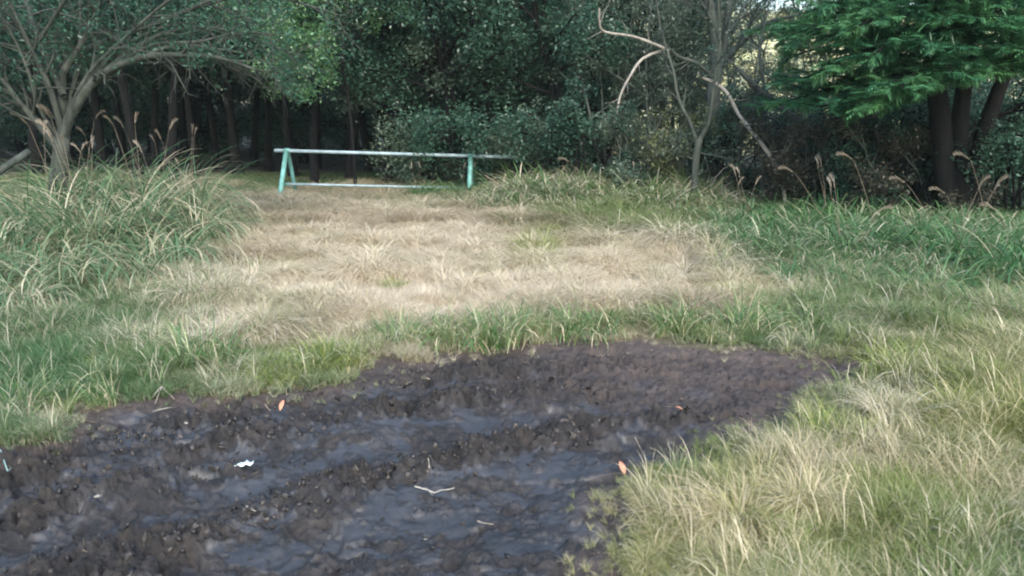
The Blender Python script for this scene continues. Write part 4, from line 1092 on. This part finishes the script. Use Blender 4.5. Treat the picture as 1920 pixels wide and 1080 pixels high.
# bright bough that hangs into the hollow (a young tree of its own just behind)
b0 = P(640, 232, 17.0); b0[2] = gz(b0[0], b0[1]) - .05
tr2 = [pl3([(668, 380), (664, 300), (655, 200), (640, 90), (630, -60)], .045, .02, 17.0, 16.8)]
lb2 = [pl3([(652, 175), (610, 130), (560, 110), (500, 115)], .03, .008, 17.0, 15.4), pl3([(645, 120), (600, 70), (550, 40), (490, 40)], .03, .008, 17.0, 15.2),
       pl3([(640, 60), (600, 20), (560, 0), (500, -30)], .03, .01, 17.0, 15.6), pl3([(642, 90), (700, 40), (760, 20)], .025, .01, 16.8, 16.8), pl3([(650, 150), (620, 110), (600, 120), (570, 150)], .02, .008, 17.0, 15.6)]
tr2[0][0][0][2] = b0[2]
hero('young_tree', b0, tr2, lb2, [], 'bright_leaf', 'bark_dark', 511, 'young tree with bright green sprays hanging left over the barrier post', nsub=11, lsub=.6, ntw=6, ltw=.34, per=26, size=.07, aspect=.45, jit=.06)

# ---- slim pale tree and dark forked tree in the middle right
b1 = P(1306, 345, 13.2); b1[2] = gz(b1[0], b1[1]) - .05
tr3 = [pl3([(1304, 392), (1303, 345), (1306, 290), (1312, 262)], .075, .055, 13.2)]
tr3[0][0][0][2] = b1[2]
lb3 = [pl3([(1308, 275), (1296, 235), (1272, 185), (1262, 130), (1240, 60), (1226, -30)], .04, .012, 13.2, 13.4), pl3([(1312, 262), (1330, 225), (1338, 160), (1350, 80), (1345, -20)], .045, .015, 13.2, 12.8),
       pl3([(1306, 300), (1285, 292), (1262, 270)], .015, .006, 13.2), pl3([(1304, 285), (1340, 292), (1385, 300)], .014, .006, 13.2, 12.8)]
hero('slim_tree', b1, tr3, lb3, [], 'grey_leaf', 'bark_brown', 521, 'slim grey-brown tree forking low, between the weeds and the wood', nsub=7, lsub=.55, ntw=5, ltw=.3, per=5, size=.05, aspect=.45, jit=.05)

b2 = P(1345, 300, 15.0); b2[2] = gz(b2[0], b2[1]) - .05
tr4 = [pl3([(1338, 372), (1338, 300), (1340, 230), (1338, 170), (1346, 120), (1340, 60), (1328, 0), (1322, -80)], .17, .08, 15.0)]
tr4[0][0][0][2] = b2[2]
lb4 = [pl3([(1346, 130), (1372, 100), (1410, 60), (1450, 40), (1500, 28)], .08, .02, 15.0, 14.2), pl3([(1348, 125), (1362, 60), (1368, 0), (1375, -80)], .09, .03, 15.0, 15.4),
       pl3([(1340, 150), (1310, 120), (1270, 105), (1240, 70), (1235, 20)], .05, .015, 15.0, 14.6), pl3([(1346, 70), (1325, 20), (1290, -30)], .04, .015, 15.0, 14.6),
       pl3([(1400, 70), (1410, 30), (1440, -10)], .035, .012, 14.6, 14.2), pl3([(1345, 90), (1380, 40), (1410, -20)], .04, .012, 15, 16)]
pale = [(*pl3([(1262, 98), (1225, 82), (1185, 68), (1135, 60), (1124, 45), (1124, 15)], .03, .018, 14.8, 14.0), 'bark_pale'),
        (*pl3([(1250, 92), (1205, 110), (1180, 145), (1163, 180), (1157, 215)], .03, .02, 14.8, 14.4), 'bark_pale')]
hero('forked_tree', b2, tr4, lb4, pale, 'grey_leaf', 'bark_brown', 531, 'dark forked tree with two bare pale branches, in front of the bright gap', nsub=8, lsub=.75, ntw=6, ltw=.36, per=6, size=.055, aspect=.45, jit=.06)

q, rq = pl3([(1318, 146), (1345, 158), (1366, 178), (1385, 215), (1408, 245), (1432, 275), (1458, 318), (1475, 385)], .026, .036, 13.3, 12.6)
q[-1][2] = gz(q[-1][0], q[-1][1]) - .03
mb = MB(); c0 = q[-1].copy(); mb.tube(q - c0, rq, 8, rough=.15)
for u, ru in subdivide_branch(q, rq, np.random.RandomState(4), 6, .45, .009, .8, .1, .2): mb.tube(u - c0, ru, 4, cap=False)
tag(link('dead_branch', mb.mesh('dead_branch'), M['bark_pale'], None, c0), 'bare pale dead branch slanting down right from the slim tree', 'branch')

b3 = P(1550, 300, 13.0); b3[2] = gz(b3[0], b3[1]) - .05
tr5 = [pl3([(1560, 395), (1556, 320), (1540, 275), (1500, 232), (1455, 195), (1425, 170), (1385, 130)], .085, .045, 13.0, 13.4)]
tr5[0][0][0][2] = b3[2]
lb5 = [pl3([(1440, 182), (1425, 120), (1430, 60), (1440, 20)], .03, .01, 13.3, 13.8), pl3([(1395, 140), (1360, 110), (1320, 105)], .025, .008, 13.4), pl3([(1500, 232), (1460, 240), (1420, 225), (1390, 230)], .02, .008, 13.2, 13.0)]
hero('leaning_tree', b3, tr5, lb5, [], 'dark_leaf', 'bark_brown', 541, 'brown trunk leaning left at the left edge of the conifer', nsub=6, lsub=.5, ntw=5, ltw=.28, per=6, size=.05)

# ---- conifer at the right: several dark trunks, flat plumes in tiers
YC = 11.2
b4 = P(1790, 300, YC); b4[2] = gz(b4[0], b4[1]) - .05
trC = [pl3([(1778, 470), (1770, 300), (1760, 200), (1748, 100), (1735, -20), (1730, -160)], .17, .10, YC, YC + .3), pl3([(1800, 470), (1798, 300), (1803, 200), (1812, 120), (1815, -20), (1820, -200)], .14, .08, YC, YC),
       pl3([(1818, 470), (1832, 300), (1858, 210), (1880, 150), (1910, 60), (1930, -80)], .13, .07, YC, YC - .3)]
for t_ in trC: t_[0][0][2] = b4[2]
rC = np.random.RandomState(61); limC = [pl3([(1850, 232), (1880, 215), (1915, 195), (1970, 170)], .04, .015, YC, YC - .2)]
apex = np.array([b4[0] + .1, b4[1], 6.5])
for i in range(90):
    hz = 2.15 + 3.9 * (i / 46) ** 1.1; az = i * 2.4 + rC.rand() * .5
    L = (3.0 - .42 * (hz - 2.0)) * (.75 + .4 * rC.rand())
    if math.sin(az) < -0.3: L *= .72
    p = np.array([b4[0] - .25 + .12 * rC.randn(), b4[1] + .1 * rC.randn(), hz])
    q = wobble(p, (math.cos(az), math.sin(az), .10), L, 8, rC, .07, -0.012)
    limC.append((q, np.linspace(.035, .008, len(q))))
for (a_, c_, Yq) in [(1480, 190, 11.4), (1500, 150, 10.9), (1470, 110, 11.6), (1530, 205, 10.6), (1590, 200, 10.2), (1500, 70, 11.2), (1620, 190, 9.9), (1560, 120, 10.3), (1640, 100, 9.8), (1520, 20, 11), (1690, 160, 9.6), (1600, 50, 10),
                     (1850, 110, 9.9), (1910, 70, 10.2), (1760, 90, 9.6), (1800, 40, 9.7), (1700, 30, 9.8), (1880, 20, 10), (1780, 140, 9.8), (1840, 150, 10.0), (1720, 165, 9.9), (1905, 135, 10.1), (1750, 175, 10.6), (1450, 200, 11.8), (1540, 170, 11.9), (1650, 150, 10.9), (1600, 210, 11.2), (1470, 60, 12)]:
    e = P(a_, c_, Yq); s0 = np.array([b4[0] - .3, b4[1], e[2] + .35]); t = np.linspace(0, 1, 8)[:, None]
    q = s0 * (1 - t) + e * t + np.array([0, 0, .12]) * np.sin(t * 3.14) + rC.randn(8, 3) * .02
    limC.append((q, np.linspace(.04, .008, 8)))
bk = MB(); SPc, SPd, SPv = [], [], []
for p, r in trC: bk.tube(p - b4, r, 9, rough=.12)
for p, r in limC:
    bk.tube(p - b4, r, 6); cl_ = rC.rand()
    for q, rq in subdivide_branch(p, r, rC, 16, .75, .012, .95, 0.0, .22, .10, -0.03, 4):
        q[:, 2] = q[0, 2] + (q[:, 2] - q[0, 2]) * .35            # plumes lie flat
        bk.tube(q - b4, rq, 3, cap=False)
        k = 28; f = rC.rand(k) * 3.999; i_ = f.astype(int); fr = (f - i_)[:, None]; c = q[i_] * (1 - fr) + q[i_ + 1] * fr
        d = (q[i_ + 1] - q[i_]); d /= np.linalg.norm(d, axis=1)[:, None]
        d = d + rC.randn(k, 3) * np.array([.8, .8, .30]) - np.array([0, 0, .18]); d /= np.linalg.norm(d, axis=1)[:, None]
        SPc.append(c - b4); SPd.append(d); SPv.append(np.full(k, cl_ * .5 + .25 * rC.rand()))
SPc, SPd, SPv = np.concatenate(SPc), np.concatenate(SPd), np.concatenate(SPv)
# every spray: a rib with scale-leaf fingers to both sides, tips drooping
NS = len(SPc); Ls = .11 + .09 * rC.rand(NS); up_ = np.array([0, 0, 1.0]) + rC.randn(NS, 3) * .22; sd_ = np.cross(SPd, up_); sd_ /= np.linalg.norm(sd_, axis=1)[:, None]
Vs, Fs, vs = [], [], []; nb = 0
for (t0, ang_, lf) in [(0., 0, 1.0), (.15, .85, .5), (.2, -.85, .5), (.4, .75, .45), (.45, -.75, .45), (.65, .65, .32), (.7, -.65, .32)]:
    o_ = SPc + SPd * (Ls * t0)[:, None]; dd = SPd * math.cos(ang_) + sd_ * math.sin(ang_) + np.array([0, 0, -.12]); ll = (Ls * lf)[:, None]; wq = .0095
    sw = np.cross(dd, up_); sw /= np.linalg.norm(sw, axis=1)[:, None]
    V = np.stack([o_, o_ + dd * ll * .5 + sw * wq, o_ + dd * ll + np.array([0, 0, -.008]), o_ + dd * ll * .5 - sw * wq], 1).reshape(-1, 3)
    Vs.append(V); Fs.append(np.arange(NS)[:, None] * 4 + np.arange(4)[None, :] + nb); nb += len(V); vs.append(np.repeat(np.clip(SPv + .15 * t0 + .25 * rC.rand(NS), 0, 1), 4))
Vs = np.concatenate(Vs)
Fs = np.concatenate(Fs); vs = np.concatenate(vs)
cen = SPc[:, :] + b4; pxs, pys = to_px(cen[:, 0], cen[:, 1], cen[:, 2])
okk = pys < 210 - 55 * sstep(1650, 1780, pxs) + 25 * (vnoise(pxs, pys, 1 / 50., 8) - .5) + 400 * (cen[:, 1] > 12.2) * 0
fk = np.tile(okk, 7)
root = empty('conifer', b4)
link('trunk', bk.mesh('trunk'), M['bark_dark'], root)
link('crown', new_mesh('crown', Vs, Fs[fk], {'var': vs}), M['conifer_leaf'], root)
tag(root, 'deep green conifer with several dark trunks and flat tiers of foliage at the right', 'tree')

# ------------------------------------------------------------------ the barrier
YB = 15.6
topL, topR = P(515, 282, YB), P(972, 295, YB + .15)
br = empty('barrier', (float((topL[0] + topR[0]) / 2), YB, gz((topL[0] + topR[0]) / 2, YB)))
o0 = np.array(br.location)
def part(name, segs, mt, sides=8):
    mb = MB()
    for p, r in segs: mb.tube(np.array(p) - o0, r, sides)
    return link(name, mb.mesh(name), M[mt], br)
part('top_rail', [([topL, topL * .5 + topR * .5, topR], .036)], 'steel')
def frame_x(px): return P(px, 285, YB)
for px, sx_, splay in ((538, -.10, 0.42), (882, 0.0, 0.34)):
    t_ = (px - 515) / (972 - 515); top = topL * (1 - t_) + topR * t_
    for sgn in (-1, 1):
        foot = np.array([top[0] + (-.13 if sgn < 0 else .10) * (1 if px < 700 else .3) * (.8 if sgn < 0 else .2), top[1] + sgn * splay, 0.0]); foot[2] = gz(foot[0], foot[1]) - .05
        tt_ = top + np.array([0, sgn * .052, .012])
        part('leg', [([tt_, tt_ * .5 + foot * .5, foot], .050 if sgn < 0 else .04)], 'turquoise')
    part('clamp', [([top + np.array([-.05, 0, 0]), top + np.array([.05, 0, 0])], .052)], 'turquoise')
zl = .24
lowL = P(536, 345, YB + .05); lowR = P(884, 353, YB + .15)
part('lower_rail', [([lowL, lowL * .5 + lowR * .5, lowR], .027)], 'steel')
part('bracket', [([lowL + np.array([-.10, -.12, -.01]), lowL + np.array([.10, .06, 0.0])], .028)], 'turquoise', 6)
tag(br, 'turquoise barrier of two splayed leg frames carrying a long grey top rail', 'barrier')

# grey pole rising at the left edge, with a turquoise foot
pa, pb = P(-70, 366, 7.0), P(56, 283, 7.4)
root = empty('fallen_pole', (pa[0], pa[1], gz(pa[0], pa[1])))
o1 = np.array(root.location)
mb = MB(); mb.tube(np.array([pa, pa * .5 + pb * .5, pb]) - o1, .034, 8, rough=.06); link('pole', mb.mesh('pole'), M['bark_grey'], root)
s0 = P(-8, 328, 7.1); f0 = np.array([s0[0] - .22, s0[1] + .1, gz(s0[0], s0[1]) - .05])
mb = MB(); mb.tube(np.array([s0, (s0 + f0) / 2, f0]) - o1, .030, 8); link('post', mb.mesh('post'), M['turquoise'], root)
tag(root, 'slanting grey pole on a turquoise post cut by the left edge', 'pole')

# ------------------------------------------------------------------ small things on the mud
def on_mud(px, py, lift=0.01):
    g_ = G(px, py)
    z_ = mud_z(g_[0], g_[1]) if float(mud_mask(np.array([g_[0]]), np.array([g_[1]]))[0]) > 0 else gz(g_[0], g_[1])
    a, b = (px - 960) / F, (540 - py) / F
    d = np.array([a, CP + b * SP, -SP + b * CP]); p = np.array([0, 0, CAMH]) + d * ((CAMH - z_ - lift) / -d[2])
    z_ = mud_z(p[0], p[1]) if float(mud_mask(np.array([p[0]]), np.array([p[1]]))[0]) > 0 else gz(p[0], p[1])
    return np.array([p[0], p[1], z_ + lift])

def twig(pxs, r0, label, name='twig', mt='twig', side=None, lift=.012):
    K = np.array([on_mud(a, b, lift + (c if c else 0)) for a, b, c in [(q + (0,))[:3] for q in pxs]])
    r0 = r0 * 0.72; c0 = K[0].copy(); mb = MB()
    # finer, slightly crooked
    t = np.linspace(0, len(K) - 1, (len(K) - 1) * 3 + 1); r_ = np.random.RandomState(int(pxs[0][0]))
    Q = np.array([K[min(int(q), len(K) - 2)] * (1 - (q - min(int(q), len(K) - 2))) + K[min(int(q), len(K) - 2) + 1] * (q - min(int(q), len(K) - 2)) for q in t]) + r_.randn(len(t), 3) * r0 * .35
    mb.tube(Q - c0, np.linspace(r0, r0 * .5, len(Q)), 6, r_.rand(), rough=.3)
    for sgm in (side or []):
        S = np.array([on_mud(a, b, lift + (c if c else 0)) for a, b, c in [(q + (0,))[:3] for q in sgm]]); mb.tube(S - c0, np.linspace(r0 * .7, r0 * .3, len(S)), 5, .5, cap=False)
    o = link(name, mb.mesh(name), M[mt], None, c0); tag(o, label, 'twig', 'twigs on the mud'); return o

twig([(778, 917), (815, 922), (852, 926)], .006, 'pale curved twig lying in the middle of the near mud', mt='bark_pale', side=[[(800, 920), (812, 934)]])
twig([(797, 718), (820, 702), (840, 690)], .010, 'short thick dead stick at the far edge of the mud', name='stick')
twig([(285, 742), (303, 727, .03), (327, 738)], .006, 'crooked pale twig on the left bank', mt='bark_pale', side=[[(303, 727, .03), (290, 752)]])
twig([(287, 771), (326, 763)], .007, 'straight pale twig just below the crooked one', mt='bark_pale')
twig([(585, 724), (612, 714), (628, 705)], .009, 'brown stick on the bank left of the leaning plastic stub', name='stick')
twig([(775, 852), (802, 872)], .005, 'thin brown twig on the ridge, left of its upright partner')
twig([(805, 872), (803, 850, .09)], .005, 'thin twig poking upright out of the middle ridge', mt='bark_pale')
twig([(1190, 820, .05), (1216, 868)], .003, 'thin straight stem slanting on the mud above the large orange leaf')
twig([(462, 950), (482, 970)], .004, 'thin pale twig on the near ridge', mt='bark_pale')
twig([(895, 975), (925, 984)], .004, 'small reddish twig below the pale curved twig')
twig([(478, 722), (498, 748), (506, 752)], .005, 'bent twig on the left bank beside the small orange leaf')
twig([(0, 848), (12, 868), (26, 892)], .0045, 'pale bluish cord curling out of the mud at the left edge', name='cord', mt='rope')

def leaf_obj(px, py, L, ang, label, tilt=.5, mt='orange_leaf'):
    c0 = on_mud(px, py, .012); n = 7; t = np.linspace(0, 1, n); wv = np.sin(np.pi * t ** .8) * .23
    ca, sa = math.cos(ang), math.sin(ang); V = []
    for sdn in (-1, 0, 1):
        for i in range(n):
            u, v_ = (t[i] - .5) * L, sdn * wv[i] * L; zq = abs(sdn) * wv[i] * L * .5 + tilt * (t[i]) * L + .1 * L * math.sin(t[i] * 3)
            V.append((u * ca - v_ * sa, u * sa + v_ * ca, zq))
    Fc = [[r * n + i, r * n + i + 1, (r + 1) * n + i + 1, (r + 1) * n + i] for r in range(2) for i in range(n - 1)]
    me_ = new_mesh('fallen_leaf', V, Fc, None, True); o = link('fallen_leaf', me_, M[mt], None, c0)
    s_ = o.modifiers.new('thickness', 'SOLIDIFY'); s_.thickness = .001
    tag(o, label, 'leaf', 'fallen leaves on the mud')
leaf_obj(1166, 884, .060, 1.9, 'largest orange leaf, near the right edge of the mud', .7)
leaf_obj(1272, 773, .040, 2.8, 'small orange leaf farther right on the mud', .2)
leaf_obj(528, 752, .055, 1.4, 'orange leaf standing at the far left bank', .8)
leaf_obj(654, 700, .045, 1.6, 'pale straw-coloured leaf standing upright at the bank', .9, 'tussock_straw')
leaf_obj(183, 940, .025, .3, 'tiny pale leaf in the left rut', .3, 'stone')

# crumpled white wrapper
c0 = on_mud(456, 880, .014); mb = MB(); r_ = np.random.RandomState(8)
g0 = np.stack(np.meshgrid(np.linspace(-.045, .045, 10), np.linspace(-.016, .016, 5)), -1).reshape(-1, 2)
zz = .012 * np.abs(np.sin(g0[:, 0] * 95)) + .010 * r_.rand(len(g0)); V = np.stack([g0[:, 0], g0[:, 1] + .004 * r_.randn(len(g0)) + g0[:, 0] * .15, zz], -1)
me_ = new_mesh('wrapper', V, grid_faces(10, 5), None, False); o = link('wrapper', me_, M['white'], None, c0, .1)
s_ = o.modifiers.new('thickness', 'SOLIDIFY'); s_.thickness = .003
tag(o, 'small crumpled white wrapper in the left rut', 'litter')

# a few pale pebbles
for px, py, s_, lab in [(186, 938, .012, 'pale pebble in the left rut'), (348, 792, .010, 'pale pebble near the far left bank'), (1230, 1028, .008, 'pale pebble near the right mud edge'),
                        (795, 1000, .008, 'pale pebble in the middle of the near mud'), (1345, 752, .010, 'pale pebble at the right part of the mud'), (1640, 772, .014, 'pale stone just past the right tip of the mud')]:
    p = on_mud(px, py, .002); me_ = clod_mesh(px, 2); o = link('pebble', me_, M['stone'], None, p, px, s_); tag(o, lab, 'pebble', 'pebbles on the mud')

# ------------------------------------------------------------------ thin haze volume added to lay a milky veil over the wood
m, n, out = mat_base('veil_haze')
pv_ = n.nodes.new('ShaderNodeVolumePrincipled'); pv_.inputs['Density'].default_value = 0.0006; pv_.inputs['Color'].default_value = (0.80, 0.92, 0.95, 1); pv_.inputs['Anisotropy'].default_value = 0.2
n.links.new(pv_.outputs[0], out.inputs['Volume'])
hb = np.array([(a, b, c) for a in (-460, 460) for b in (-130, 610) for c in (-6.0, 36.0)], float)
hf = np.array([(0, 1, 3, 2), (4, 6, 7, 5), (0, 4, 5, 1), (2, 3, 7, 6), (0, 2, 6, 4), (1, 5, 7, 3)])
tag(link('haze', new_mesh('haze', hb, hf), m), kind='stuff')
SC.cycles.volume_bounces = 1
